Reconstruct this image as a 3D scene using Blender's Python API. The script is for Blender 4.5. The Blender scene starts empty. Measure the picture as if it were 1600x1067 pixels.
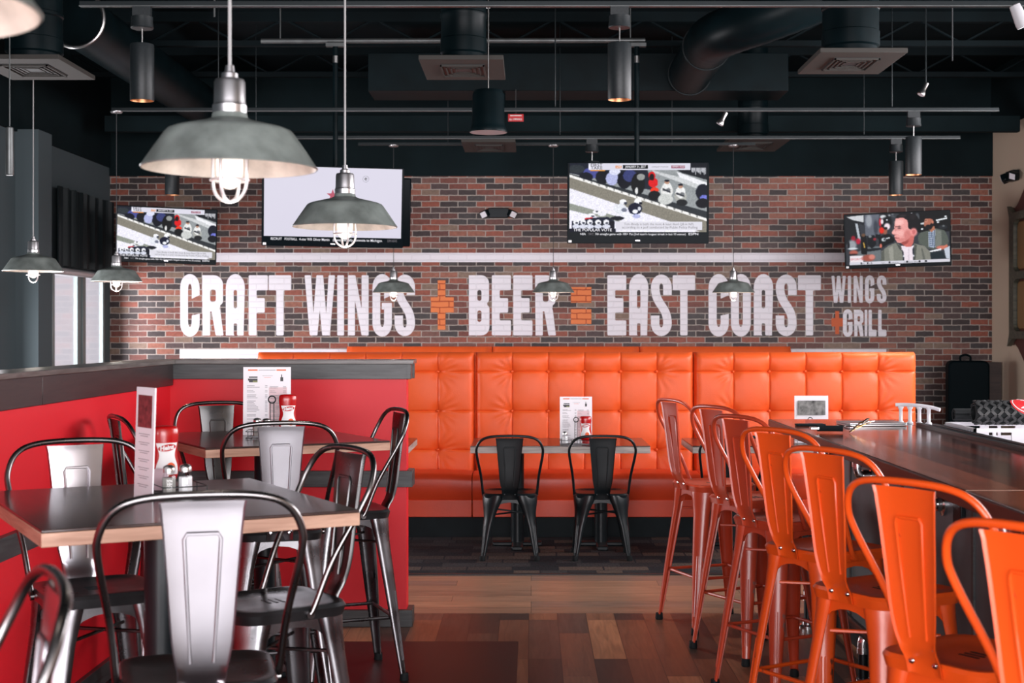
import bpy, bmesh, math, random
import numpy as np
from mathutils import Vector, Matrix
random.seed(7)
rng = np.random.default_rng(7)
SC = bpy.context.scene
COL = SC.collection
PI = math.pi
# ------------------------------------------------------------------ camera
F = 2222.0           # focal length in pixels of a 1600 wide frame (50 mm on 36 mm)
VX, VY, H = 830.0, 518.0, 1.565
cd = bpy.data.cameras.new('camera'); cam = bpy.data.objects.new('camera', cd); COL.objects.link(cam)
cd.sensor_width = 36; cd.lens = F * 36 / 1600
cd.shift_x = (800 - VX) / 1600; cd.shift_y = -(533.5 - VY) / 1600
cd.clip_start = 0.05; cd.clip_end = 200
cam.location = (0, 0, H); cam.rotation_euler = (PI / 2, 0, 0)
cd.dof.use_dof = True; cd.dof.focus_distance = 7.2; cd.dof.aperture_fstop = 5.6
SC.camera = cam
SC.view_settings.view_transform = 'Standard'; SC.view_settings.look = 'None'
SC.view_settings.exposure = 0.0; SC.view_settings.gamma = 1.0; SC.view_settings.use_curve_mapping = False
SC.cycles.use_denoising = True
SC.cycles.max_bounces = 7; SC.cycles.transparent_max_bounces = 12
SC.cycles.caustics_reflective = False; SC.cycles.caustics_refractive = False
SC.cycles.sample_clamp_indirect = 6.0

def P(px, py, D):
    return ((px - VX) * D / F, D, H + (VY - py) * D / F)
def PX(px, D): return (px - VX) * D / F
def PZ(py, D): return H + (VY - py) * D / F

# ------------------------------------------------------------------ world: overcast daylight, darker towards the ground
w = bpy.data.worlds.new('world'); SC.world = w; w.use_nodes = True
nt = w.node_tree; nt.nodes.clear()
o_ = nt.nodes.new('ShaderNodeOutputWorld'); b_ = nt.nodes.new('ShaderNodeBackground')
tc = nt.nodes.new('ShaderNodeTexCoord'); sx = nt.nodes.new('ShaderNodeSeparateXYZ'); rp = nt.nodes.new('ShaderNodeValToRGB')
nt.links.new(tc.outputs['Generated'], sx.inputs[0])
ma = nt.nodes.new('ShaderNodeMath'); ma.operation = 'MULTIPLY_ADD'; ma.inputs[1].default_value = 0.5; ma.inputs[2].default_value = 0.5
nt.links.new(sx.outputs['Z'], ma.inputs[0]); nt.links.new(ma.outputs[0], rp.inputs[0])
rp.color_ramp.elements[0].position = 0.40; rp.color_ramp.elements[0].color = (0.26, 0.25, 0.26, 1)
rp.color_ramp.elements[1].position = 0.47; rp.color_ramp.elements[1].color = (0.76, 0.72, 0.80, 1)
nt.links.new(rp.outputs[0], b_.inputs[0]); b_.inputs[1].default_value = 1.0
nt.links.new(b_.outputs[0], o_.inputs[0])

# ------------------------------------------------------------------ lights
def area(name, loc, rot, sx_, sy_, power, col=(1, 1, 1)):
    l = bpy.data.lights.new(name, 'AREA'); l.shape = 'RECTANGLE'; l.size = sx_; l.size_y = sy_; l.energy = power; l.color = col
    o = bpy.data.objects.new(name, l); COL.objects.link(o); o.location = loc; o.rotation_euler = rot
    return o
DAY = (1.0, 0.965, 1.0)
area('front_window_daylight', (0.6, -3.6, 1.6), (PI / 2, 0, 0), 9.0, 3.2, 1350, DAY)          # shop front behind the camera
area('side_fill', (5.0, 8.0, 2.7), (PI / 2, 0, PI / 2), 7.5, 1.6, 520, DAY)       # added fill light from the bar side; the wall has no window
area('left_window_daylight', (-6.2, 13.4, 1.6), (PI / 2, 0, math.radians(-48)), 1.6, 1.8, 330, (1, 0.95, 1))  # daylight outside the panes beside the brick
area('left_rear_fill', (-4.62, 10.9, 1.3), (PI / 2, 0, -PI / 2), 3.0, 1.1, 190, (1, .965, 1))  # added to throw glare on the brick; no window stands here


# ------------------------------------------------------------------ materials
def srgb(r, g, b):
    f = lambda c: (c / 255 / 12.92) if c / 255 <= 0.04045 else ((c / 255 + 0.055) / 1.055) ** 2.4
    return (f(r), f(g), f(b), 1)
def newmat(name):
    m = bpy.data.materials.new(name); m.use_nodes = True
    return m, m.node_tree, m.node_tree.nodes['Principled BSDF']
def N(t, kind, **kw):
    n = t.nodes.new(kind)
    for k, v in kw.items(): setattr(n, k, v)
    return n
def ramp(t, stops, interp='LINEAR'):
    r = t.nodes.new('ShaderNodeValToRGB'); cr = r.color_ramp; cr.interpolation = interp
    while len(cr.elements) > 1: cr.elements.remove(cr.elements[0])
    cr.elements[0].position = stops[0][0]; cr.elements[0].color = stops[0][1]
    for p, c in stops[1:]:
        e = cr.elements.new(p); e.color = c
    return r
def mat(name, col, rough=0.5, metal=0.0, var=0.0, scale=8.0, bump=0.0, bscale=60.0, coat=0.0, spec=0.5, rvar=0.0, stretch=(1, 1, 1)):
    m, t, b = newmat(name)
    b.inputs['Base Color'].default_value = col; b.inputs['Roughness'].default_value = rough; b.inputs['Metallic'].default_value = metal
    b.inputs['Specular IOR Level'].default_value = spec
    if coat: b.inputs['Coat Weight'].default_value = coat; b.inputs['Coat Roughness'].default_value = 0.15
    if var or bump or rvar:
        c = N(t, 'ShaderNodeTexCoord'); mp = N(t, 'ShaderNodeMapping'); mp.inputs['Scale'].default_value = stretch
        t.links.new(c.outputs['Object'], mp.inputs[0])
    if var or rvar:
        n = N(t, 'ShaderNodeTexNoise'); n.inputs['Scale'].default_value = scale; n.inputs['Detail'].default_value = 6
        t.links.new(mp.outputs[0], n.inputs['Vector'])
    if var:
        lo = tuple(c_ * (1 - var) for c_ in col[:3]) + (1,); hi = tuple(min(1, c_ * (1 + var)) for c_ in col[:3]) + (1,)
        r = ramp(t, [(0.3, lo), (0.7, hi)]); t.links.new(n.outputs[0], r.inputs[0]); t.links.new(r.outputs[0], b.inputs['Base Color'])
    if rvar:
        mr = N(t, 'ShaderNodeMapRange'); mr.inputs[1].default_value = 0.3; mr.inputs[2].default_value = 0.7
        mr.inputs[3].default_value = max(0.03, rough - rvar); mr.inputs[4].default_value = min(1, rough + rvar)
        t.links.new(n.outputs[0], mr.inputs[0]); t.links.new(mr.outputs[0], b.inputs['Roughness'])
    if bump:
        n2 = N(t, 'ShaderNodeTexNoise'); n2.inputs['Scale'].default_value = bscale; n2.inputs['Detail'].default_value = 4
        t.links.new(mp.outputs[0], n2.inputs['Vector'])
        bp = N(t, 'ShaderNodeBump'); bp.inputs['Strength'].default_value = bump; bp.inputs['Distance'].default_value = 0.004
        t.links.new(n2.outputs[0], bp.inputs['Height']); t.links.new(bp.outputs[0], b.inputs['Normal'])
    return m
def emis(name, col, strength):
    m, t, b = newmat(name)
    b.inputs['Base Color'].default_value = (0.02, 0.02, 0.02, 1)
    b.inputs['Emission Color'].default_value = col; b.inputs['Emission Strength'].default_value = strength
    return m
def glassmat(name, tint=(1, 1, 1, 1), gloss=0.12):
    m = bpy.data.materials.new(name); m.use_nodes = True; t = m.node_tree; t.nodes.clear()
    o = N(t, 'ShaderNodeOutputMaterial'); tr = N(t, 'ShaderNodeBsdfTransparent'); gl = N(t, 'ShaderNodeBsdfGlossy'); mx = N(t, 'ShaderNodeMixShader')
    fr = N(t, 'ShaderNodeLayerWeight'); fr.inputs[0].default_value = 0.5
    pw = N(t, 'ShaderNodeMath', operation='POWER'); pw.inputs[1].default_value = 5.0; t.links.new(fr.outputs['Facing'], pw.inputs[0])
    mu = N(t, 'ShaderNodeMath', operation='MULTIPLY_ADD'); mu.inputs[1].default_value = 0.55; mu.inputs[2].default_value = 0.04; t.links.new(pw.outputs[0], mu.inputs[0])
    tr.inputs[0].default_value = tint; gl.inputs['Roughness'].default_value = 0.05
    t.links.new(mu.outputs[0], mx.inputs[0]); t.links.new(tr.outputs[0], mx.inputs[1]); t.links.new(gl.outputs[0], mx.inputs[2]); t.links.new(mx.outputs[0], o.inputs[0])
    return m
def brick_nodes(t, sx_=0.2032, sz_=0.0655, mortar=0.0055, off=(0.0, 0.0)):
    """shared brick layout on the back wall, from world X and Z"""
    g = N(t, 'ShaderNodeNewGeometry'); sp = N(t, 'ShaderNodeSeparateXYZ'); cb = N(t, 'ShaderNodeCombineXYZ')
    t.links.new(g.outputs['Position'], sp.inputs[0]); t.links.new(sp.outputs['X'], cb.inputs[0]); t.links.new(sp.outputs['Z'], cb.inputs[1])
    ad = N(t, 'ShaderNodeVectorMath', operation='ADD'); ad.inputs[1].default_value = (off[0] + 20.32, off[1] + 6.55, 0)
    t.links.new(cb.outputs[0], ad.inputs[0])
    # a little waviness on the brick edges
    nz = N(t, 'ShaderNodeTexNoise'); nz.inputs['Scale'].default_value = 18; t.links.new(ad.outputs[0], nz.inputs['Vector'])
    sb = N(t, 'ShaderNodeVectorMath', operation='SUBTRACT'); sb.inputs[1].default_value = (0.5, 0.5, 0.5); t.links.new(nz.outputs['Color'], sb.inputs[0])
    sc = N(t, 'ShaderNodeVectorMath', operation='SCALE'); sc.inputs['Scale'].default_value = 0.012; t.links.new(sb.outputs[0], sc.inputs[0])
    a2 = N(t, 'ShaderNodeVectorMath', operation='ADD'); t.links.new(ad.outputs[0], a2.inputs[0]); t.links.new(sc.outputs[0], a2.inputs[1])
    br = N(t, 'ShaderNodeTexBrick', offset=0.5, offset_frequency=2, squash=1.0)
    br.inputs['Color1'].default_value = (0, 0, 0, 1); br.inputs['Color2'].default_value = (1, 1, 1, 1); br.inputs['Mortar'].default_value = (0.5, 0.5, 0.5, 1)
    br.inputs['Scale'].default_value = 1.0; br.inputs['Mortar Size'].default_value = mortar; br.inputs['Mortar Smooth'].default_value = 0.25
    br.inputs['Brick Width'].default_value = sx_; br.inputs['Row Height'].default_value = sz_; br.inputs['Bias'].default_value = 0.0
    t.links.new(a2.outputs[0], br.inputs['Vector'])
    return a2, br
def brick_material():
    m, t, b = newmat('brick_wall')
    v, br = brick_nodes(t)
    r = ramp(t, [(0.0, srgb(58, 48, 48)), (0.16, srgb(112, 64, 55)), (0.30, srgb(78, 62, 61)), (0.42, srgb(138, 76, 61)), (0.55, srgb(98, 62, 56)),
                 (0.66, srgb(66, 60, 60)), (0.76, srgb(142, 90, 74)), (0.86, srgb(114, 78, 70)), (0.95, srgb(126, 104, 90))], 'CONSTANT')
    t.links.new(br.outputs['Color'], r.inputs[0])
    n = N(t, 'ShaderNodeTexNoise'); n.inputs['Scale'].default_value = 26; n.inputs['Detail'].default_value = 8; t.links.new(v.outputs[0], n.inputs['Vector'])
    hs = N(t, 'ShaderNodeMix', data_type='RGBA', blend_type='OVERLAY'); hs.inputs[0].default_value = 0.5
    t.links.new(r.outputs[0], hs.inputs[6]); t.links.new(n.outputs[0], hs.inputs[7])
    mx = N(t, 'ShaderNodeMix', data_type='RGBA'); mx.inputs[7].default_value = srgb(166, 156, 148)
    t.links.new(br.outputs['Fac'], mx.inputs[0]); t.links.new(hs.outputs[2], mx.inputs[6]); t.links.new(mx.outputs[2], b.inputs['Base Color'])
    inv = N(t, 'ShaderNodeMath', operation='SUBTRACT'); inv.inputs[0].default_value = 1.0; t.links.new(br.outputs['Fac'], inv.inputs[1])
    ad = N(t, 'ShaderNodeMath', operation='MULTIPLY_ADD'); t.links.new(n.outputs[0], ad.inputs[0]); ad.inputs[1].default_value = 0.35; t.links.new(inv.outputs[0], ad.inputs[2])
    bp = N(t, 'ShaderNodeBump'); bp.inputs['Strength'].default_value = 0.7; bp.inputs['Distance'].default_value = 0.008
    t.links.new(ad.outputs[0], bp.inputs['Height']); t.links.new(bp.outputs[0], b.inputs['Normal'])
    b.inputs['Roughness'].default_value = 0.5; b.inputs['Specular IOR Level'].default_value = 0.30
    return m
def paint_on_brick(name, col, two=None):
    m, t, b = newmat(name)
    v, br = brick_nodes(t)
    inv = N(t, 'ShaderNodeMath', operation='SUBTRACT'); inv.inputs[0].default_value = 1.0; t.links.new(br.outputs['Fac'], inv.inputs[1])
    bp = N(t, 'ShaderNodeBump'); bp.inputs['Strength'].default_value = 0.9; bp.inputs['Distance'].default_value = 0.012
    t.links.new(inv.outputs[0], bp.inputs['Height']); t.links.new(bp.outputs[0], b.inputs['Normal'])
    b.inputs['Base Color'].default_value = col; b.inputs['Roughness'].default_value = 0.6
    if two:
        mx = N(t, 'ShaderNodeMix', data_type='RGBA'); mx.inputs[6].default_value = col; mx.inputs[7].default_value = two
        t.links.new(br.outputs['Fac'], mx.inputs[0]); t.links.new(mx.outputs[2], b.inputs['Base Color'])
    return m
def plank_material(name, swap, length, width, cols, rough=0.35, coat=0.0, mortar=0.0015, off=0.37, spec=0.32):
    m, t, b = newmat(name)
    g = N(t, 'ShaderNodeNewGeometry'); sp = N(t, 'ShaderNodeSeparateXYZ'); cb = N(t, 'ShaderNodeCombineXYZ')
    t.links.new(g.outputs['Position'], sp.inputs[0])
    t.links.new(sp.outputs['Y' if swap else 'X'], cb.inputs[0]); t.links.new(sp.outputs['X' if swap else 'Y'], cb.inputs[1])
    ad = N(t, 'ShaderNodeVectorMath', operation='ADD'); ad.inputs[1].default_value = (30, 30, 0); t.links.new(cb.outputs[0], ad.inputs[0])
    br = N(t, 'ShaderNodeTexBrick', offset=off, offset_frequency=3)
    br.inputs['Color1'].default_value = (0, 0, 0, 1); br.inputs['Color2'].default_value = (1, 1, 1, 1); br.inputs['Mortar'].default_value = (0.1, 0.1, 0.1, 1)
    br.inputs['Scale'].default_value = 1.0; br.inputs['Mortar Size'].default_value = mortar; br.inputs['Brick Width'].default_value = length; br.inputs['Row Height'].default_value = width
    br.inputs['Bias'].default_value = 0.0
    t.links.new(ad.outputs[0], br.inputs['Vector'])
    k = len(cols); r = ramp(t, [(i / k, c) for i, c in enumerate(cols)], 'CONSTANT'); t.links.new(br.outputs['Color'], r.inputs[0])
    mp = N(t, 'ShaderNodeMapping'); mp.inputs['Scale'].default_value = (1.2, 14, 1); t.links.new(ad.outputs[0], mp.inputs[0])
    # grain shifted per plank
    vm = N(t, 'ShaderNodeVectorMath', operation='MULTIPLY_ADD'); vm.inputs[1].default_value = (17, 9, 5)
    t.links.new(br.outputs['Color'], vm.inputs[0]); t.links.new(mp.outputs[0], vm.inputs[2])
    n = N(t, 'ShaderNodeTexNoise'); n.inputs['Scale'].default_value = 2.2; n.inputs['Detail'].default_value = 9; n.inputs['Distortion'].default_value = 1.2; t.links.new(vm.outputs[0], n.inputs['Vector'])
    gr = ramp(t, [(0.25, (0.28, 0.28, 0.28, 1)), (0.75, (0.74, 0.74, 0.74, 1))]); t.links.new(n.outputs[0], gr.inputs[0])
    ov = N(t, 'ShaderNodeMix', data_type='RGBA', blend_type='OVERLAY'); ov.inputs[0].default_value = 0.75
    t.links.new(r.outputs[0], ov.inputs[6]); t.links.new(gr.outputs[0], ov.inputs[7])
    dk = N(t, 'ShaderNodeMix', data_type='RGBA'); dk.inputs[7].default_value = (0.01, 0.008, 0.007, 1)
    t.links.new(br.outputs['Fac'], dk.inputs[0]); t.links.new(ov.outputs[2], dk.inputs[6]); t.links.new(dk.outputs[2], b.inputs['Base Color'])
    b.inputs['Roughness'].default_value = rough
    if coat: b.inputs['Coat Weight'].default_value = coat; b.inputs['Coat Roughness'].default_value = 0.12
    b.inputs['Specular IOR Level'].default_value = spec
    bp = N(t, 'ShaderNodeBump'); bp.inputs['Strength'].default_value = 0.12; bp.inputs['Distance'].default_value = 0.002
    t.links.new(n.outputs[0], bp.inputs['Height']); t.links.new(bp.outputs[0], b.inputs['Normal'])
    return m
def wood(name, dark, light, rough=0.4, scale=3.0, stretch=(1, 12, 12), coat=0.0):
    m, t, b = newmat(name)
    c = N(t, 'ShaderNodeTexCoord'); mp = N(t, 'ShaderNodeMapping'); mp.inputs['Scale'].default_value = stretch
    t.links.new(c.outputs['Object'], mp.inputs[0])
    n = N(t, 'ShaderNodeTexNoise'); n.inputs['Scale'].default_value = scale; n.inputs['Detail'].default_value = 8; n.inputs['Distortion'].default_value = 0.8
    t.links.new(mp.outputs[0], n.inputs['Vector'])
    r = ramp(t, [(0.3, dark), (0.7, light)]); t.links.new(n.outputs[0], r.inputs[0]); t.links.new(r.outputs[0], b.inputs['Base Color'])
    b.inputs['Roughness'].default_value = rough
    if coat: b.inputs['Coat Weight'].default_value = coat; b.inputs['Coat Roughness'].default_value = 0.1
    bp = N(t, 'ShaderNodeBump'); bp.inputs['Strength'].default_value = 0.15; bp.inputs['Distance'].default_value = 0.002
    t.links.new(n.outputs[0], bp.inputs['Height']); t.links.new(bp.outputs[0], b.inputs['Normal'])
    return m
def worn_paint(name, col, under, rough=0.32, amount=0.66):
    m, t, b = newmat(name)
    c = N(t, 'ShaderNodeTexCoord'); n = N(t, 'ShaderNodeTexNoise'); n.inputs['Scale'].default_value = 9; n.inputs['Detail'].default_value = 10; n.inputs['Roughness'].default_value = 0.7
    mp = N(t, 'ShaderNodeMapping'); mp.inputs['Scale'].default_value = (1, 1, 0.45); t.links.new(c.outputs['Object'], mp.inputs[0]); t.links.new(mp.outputs[0], n.inputs['Vector'])
    r = ramp(t, [(amount, (0, 0, 0, 1)), (amount + 0.03, (1, 1, 1, 1))]); t.links.new(n.outputs[0], r.inputs[0])
    mx = N(t, 'ShaderNodeMix', data_type='RGBA'); mx.inputs[6].default_value = col; mx.inputs[7].default_value = under
    t.links.new(r.outputs[0], mx.inputs[0]); t.links.new(mx.outputs[2], b.inputs['Base Color'])
    b.inputs['Roughness'].default_value = rough; b.inputs['Metallic'].default_value = 0.0
    b.inputs['Coat Weight'].default_value = 0.25; b.inputs['Coat Roughness'].default_value = 0.2
    return m
def carpet_material():
    m, t, b = newmat('carpet_tiles')
    g = N(t, 'ShaderNodeNewGeometry')
    ad = N(t, 'ShaderNodeVectorMath', operation='ADD'); ad.inputs[1].default_value = (30, 30, 0); t.links.new(g.outputs['Position'], ad.inputs[0])
    br = N(t, 'ShaderNodeTexBrick', offset=0.41, offset_frequency=2, squash=0.6, squash_frequency=3)
    br.inputs['Color1'].default_value = (0, 0, 0, 1); br.inputs['Color2'].default_value = (1, 1, 1, 1); br.inputs['Mortar'].default_value = (0.2, 0.2, 0.2, 1)
    br.inputs['Scale'].default_value = 1.0; br.inputs['Mortar Size'].default_value = 0.006; br.inputs['Brick Width'].default_value = 0.30; br.inputs['Row Height'].default_value = 0.15
    t.links.new(ad.outputs[0], br.inputs['Vector'])
    r = ramp(t, [(0, srgb(38, 38, 42)), (0.25, srgb(66, 58, 56)), (0.45, srgb(48, 46, 48)), (0.62, srgb(84, 72, 66)), (0.8, srgb(58, 56, 58))], 'CONSTANT'); t.links.new(br.outputs['Color'], r.inputs[0])
    mp = N(t, 'ShaderNodeMapping'); mp.inputs['Scale'].default_value = (90, 25, 1); t.links.new(ad.outputs[0], mp.inputs[0])
    n = N(t, 'ShaderNodeTexNoise'); n.inputs['Scale'].default_value = 1.0; n.inputs['Detail'].default_value = 3; t.links.new(mp.outputs[0], n.inputs['Vector'])
    ov = N(t, 'ShaderNodeMix', data_type='RGBA', blend_type='OVERLAY'); ov.inputs[0].default_value = 0.8; t.links.new(r.outputs[0], ov.inputs[6]); t.links.new(n.outputs[0], ov.inputs[7])
    t.links.new(ov.outputs[2], b.inputs['Base Color']); b.inputs['Roughness'].default_value = 0.95; b.inputs['Specular IOR Level'].default_value = 0.1
    return m

M = dict(
    brick=brick_material(),
    white_paint=paint_on_brick('white_wall_paint', (0.80, 0.77, 0.82, 1)),
    orange_paint=paint_on_brick('orange_wall_paint', srgb(222, 120, 62), srgb(170, 62, 22)),
    black_ceiling=mat('black_ceiling_paint', (0.0018, 0.0055, 0.0070, 1), 0.7, spec=0.12, var=0.25, scale=3),
    black_duct=mat('black_duct_paint', (0.0024, 0.0068, 0.0084, 1), 0.38, spec=0.11, var=0.3, scale=5),
    black_soffit=mat('black_soffit_paint', (0.005, 0.0115, 0.0135, 1), 0.8, spec=0.12, var=0.25, scale=2),
    strut=mat('grey_strut_steel', (0.13, 0.14, 0.14, 1), 0.4, metal=0.6, var=0.2),
    grey_wall=mat('grey_wall_paint', srgb(70, 82, 86), 0.8, bump=0.1, bscale=80),
    beige_wall=mat('beige_wall_paint', srgb(206, 186, 164), 0.85, bump=0.1, bscale=80),
    red_wall=mat('red_wall_paint', srgb(214, 18, 34), 0.45, bump=0.05, bscale=120, spec=0.4),
    trim=wood('dark_grey_wood_trim', srgb(34, 34, 36), srgb(66, 68, 68), 0.4, scale=2.5, stretch=(2, 2, 22)),
    cap=wood('wood_wall_cap', srgb(60, 52, 48), srgb(104, 98, 94), 0.3, scale=2.5, stretch=(2, 2, 22)),
    planks=plank_material('plank_floor', True, 0.92, 0.157, [srgb(70, 52, 47), srgb(122, 86, 68), srgb(54, 45, 43), srgb(100, 68, 55), srgb(154, 110, 84), srgb(82, 63, 56), srgb(60, 46, 42), srgb(112, 74, 58)]),
    border=plank_material('plank_border', False, 1.25, 0.17, [srgb(140, 110, 92), srgb(130, 102, 86), srgb(148, 114, 94), srgb(124, 102, 90)]),
    dark_floor=mat('dark_maroon_vinyl', srgb(44, 20, 20), 0.4, var=0.15, scale=2),
    carpet=carpet_material(),
    strip=mat('black_transition_strip', (0.012, 0.012, 0.013, 1), 0.5),
    leather=mat('orange_leather', srgb(230, 92, 38), 0.46, var=0.06, scale=5, bump=0.25, bscale=140, spec=0.42),
    leather_seat=mat('orange_leather_seat', srgb(222, 70, 34), 0.38, var=0.06, scale=5, bump=0.2, bscale=140, spec=0.5),
    kick=mat('black_kickplate', (0.005, 0.010, 0.012, 1), 0.6, spec=0.2, var=0.2),
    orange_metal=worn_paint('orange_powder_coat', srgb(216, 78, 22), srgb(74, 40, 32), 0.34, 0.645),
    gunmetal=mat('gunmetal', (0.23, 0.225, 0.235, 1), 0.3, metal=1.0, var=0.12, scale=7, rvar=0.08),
    gun_slat_lit=mat('lit_slat_gunmetal', (0.38, 0.37, 0.395, 1), 0.30, metal=1.0, var=0.05, scale=7),  # same chair finish, made paler to paint in the daylight reflection
    gun_tube_shaded=mat('shaded_tube_gunmetal', (0.20, 0.19, 0.19, 1), 0.3, metal=1.0, var=0.2, scale=5, rvar=0.08),  # same chair finish, made darker to paint in dark reflections on the tubes
    gun_seat_shaded=mat('shaded_seat_gunmetal', (0.085, 0.085, 0.09, 1), 0.32, metal=0.9, var=0.2, scale=6, rvar=0.08),  # same chair finish with the dark ceiling's reflection painted into the seats
    orange_shaded=worn_paint('shaded_orange_powder_coat', srgb(184, 66, 40), srgb(130, 96, 90), 0.32, 0.65),  # darker, redder copy of the orange, shade painted in for the far stools
    gun_brace_shaded_slat=mat('brace_shaded_slat_gunmetal', (0.10, 0.10, 0.10, 1), 0.3, metal=1.0, var=0.2, scale=7, rvar=0.08),  # cross braces, and slats with a dark reflection painted into the colour
    black_metal=mat('black_powder_coat', (0.006, 0.010, 0.012, 1), 0.34, var=0.2, scale=8, spec=0.35),
    chrome=mat('chrome', (0.75, 0.75, 0.76, 1), 0.15, metal=1.0),
    steel=mat('brushed_steel', (0.55, 0.54, 0.53, 1), 0.3, metal=1.0, var=0.1),
    rubber=mat('black_rubber', (0.008, 0.010, 0.011, 1), 0.7, spec=0.25),
    table_top=wood('dark_stained_table_top', srgb(40, 29, 28), srgb(66, 46, 42), 0.28, scale=2.0, stretch=(14, 1.5, 14), coat=0.35),
    table_edge=wood('butcher_block_edge', srgb(150, 112, 92), srgb(196, 158, 136), 0.5, scale=2.0, stretch=(2, 2, 20)),
    grey_edge=wood('pale_table_edge', srgb(140, 130, 126), srgb(190, 180, 172), 0.5, scale=2.0, stretch=(2, 2, 20)),
    bar_wood=plank_material('bar_top_planks', True, 2.6, 0.085, [srgb(82, 36, 28), srgb(118, 58, 42), srgb(44, 22, 20), srgb(136, 72, 52), srgb(92, 44, 34)], rough=0.13, coat=0.0, mortar=0.0006, spec=0.5),
    bar_edge=wood('bar_edge_wood', srgb(44, 24, 22), srgb(70, 40, 36), 0.35, scale=2, stretch=(12, 1, 12)),
    bar_front=mat('dark_steel_bar_front', (0.11, 0.14, 0.155, 1), 0.45, metal=0.1, spec=0.3, var=0.25, scale=3),
    black_plastic=mat('black_plastic', (0.003, 0.007, 0.009, 1), 0.35, spec=0.2),
    black_matte=mat('black_matte', (0.0016, 0.005, 0.0065, 1), 0.6, spec=0.05),
    black_fabric=mat('black_fabric', (0.005, 0.010, 0.012, 1), 0.9, spec=0.2, bump=0.2, bscale=200),
    white_plastic=mat('white_plastic', (0.78, 0.76, 0.80, 1), 0.4),
    grey_plastic=mat('grey_plastic', (0.4, 0.4, 0.42, 1), 0.5),
    shade_out=mat('galvanised_shade', srgb(126, 134, 130), 0.42, metal=0.35, var=0.35, scale=12, rvar=0.1),
    shade_in=mat('aged_shade_lining', srgb(198, 190, 182), 0.5, metal=0.1, var=0.25, scale=16),
    galv=mat('bright_galvanised', (0.52, 0.51, 0.52, 1), 0.33, metal=1.0, var=0.12, scale=10),
    cage=mat('pale_wire_guard', (0.66, 0.63, 0.64, 1), 0.35, metal=0.6),
    cord=mat('grey_cord', (0.30, 0.30, 0.30, 1), 0.6),
    black_cord=mat('black_cord', (0.02, 0.022, 0.024, 1), 0.6),
    glow=emis('lit_glass', (1.0, 0.86, 0.76, 1), 1.7),
    warm=emis('warm_lamp_face', (1.0, 0.62, 0.36, 1), 1.3),
    downlight_in=mat('copper_reflector', srgb(214, 150, 104), 0.35, metal=0.6),
    cyl=mat('charcoal_cylinder', (0.012, 0.016, 0.018, 1), 0.45, spec=0.35, var=0.2, scale=60),
    vent=mat('grey_vent_paint', srgb(62, 60, 57), 0.7, spec=0.2),
    vent_dark=mat('vent_shadow_slot', (0.02, 0.022, 0.024, 1), 0.6),
    glass=glassmat('window_glass'),
    jar=glassmat('clear_jar_glass', (0.93, 0.95, 0.95, 1)),
    salt=mat('white_salt', (0.82, 0.80, 0.82, 1), 0.8),
    pepper=mat('ground_pepper', (0.35, 0.33, 0.31, 1), 0.9),
    ketchup=mat('red_ketchup_plastic', srgb(176, 12, 16), 0.25, spec=0.6),
    ketchup_cap=mat('red_cap', srgb(150, 10, 14), 0.4),
    paper=mat('white_card', (0.80, 0.78, 0.82, 1), 0.35),
    ink=mat('grey_ink', (0.30, 0.29, 0.32, 1), 0.6),
    ink_dark=mat('black_ink', (0.03, 0.03, 0.035, 1), 0.5),
    ink_orange=mat('orange_ink', srgb(226, 110, 62), 0.5),
    ink_green=mat('olive_ink', srgb(124, 130, 84), 0.5),
    ink_pink=mat('pink_ink', srgb(226, 200, 204), 0.5),
    photo_red=mat('maroon_print', srgb(120, 48, 52), 0.5, var=0.5, scale=60),
    photo_grey=mat('grey_print', srgb(120, 120, 120), 0.5, var=0.8, scale=60),
    white_ink=mat('white_ink', (0.8, 0.8, 0.8, 1), 0.5),
    red_sign=mat('red_sign', srgb(200, 30, 36), 0.5),
    tomato=mat('tomato_print', srgb(226, 92, 44), 0.4),
    pink_packets=mat('pink_packets', srgb(224, 196, 206), 0.6),
    aluminium=mat('aluminium', (0.66, 0.66, 0.68, 1), 0.3, metal=0.9),
    plaque=wood('green_grey_plaque_wood', srgb(52, 54, 46), srgb(96, 94, 80), 0.5, scale=3),
    plaque_back=mat('brown_plaque_board', srgb(84, 44, 38), 0.5, var=0.15),
    brass=mat('aged_brass', srgb(176, 140, 92), 0.35, metal=0.7),
)

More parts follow.
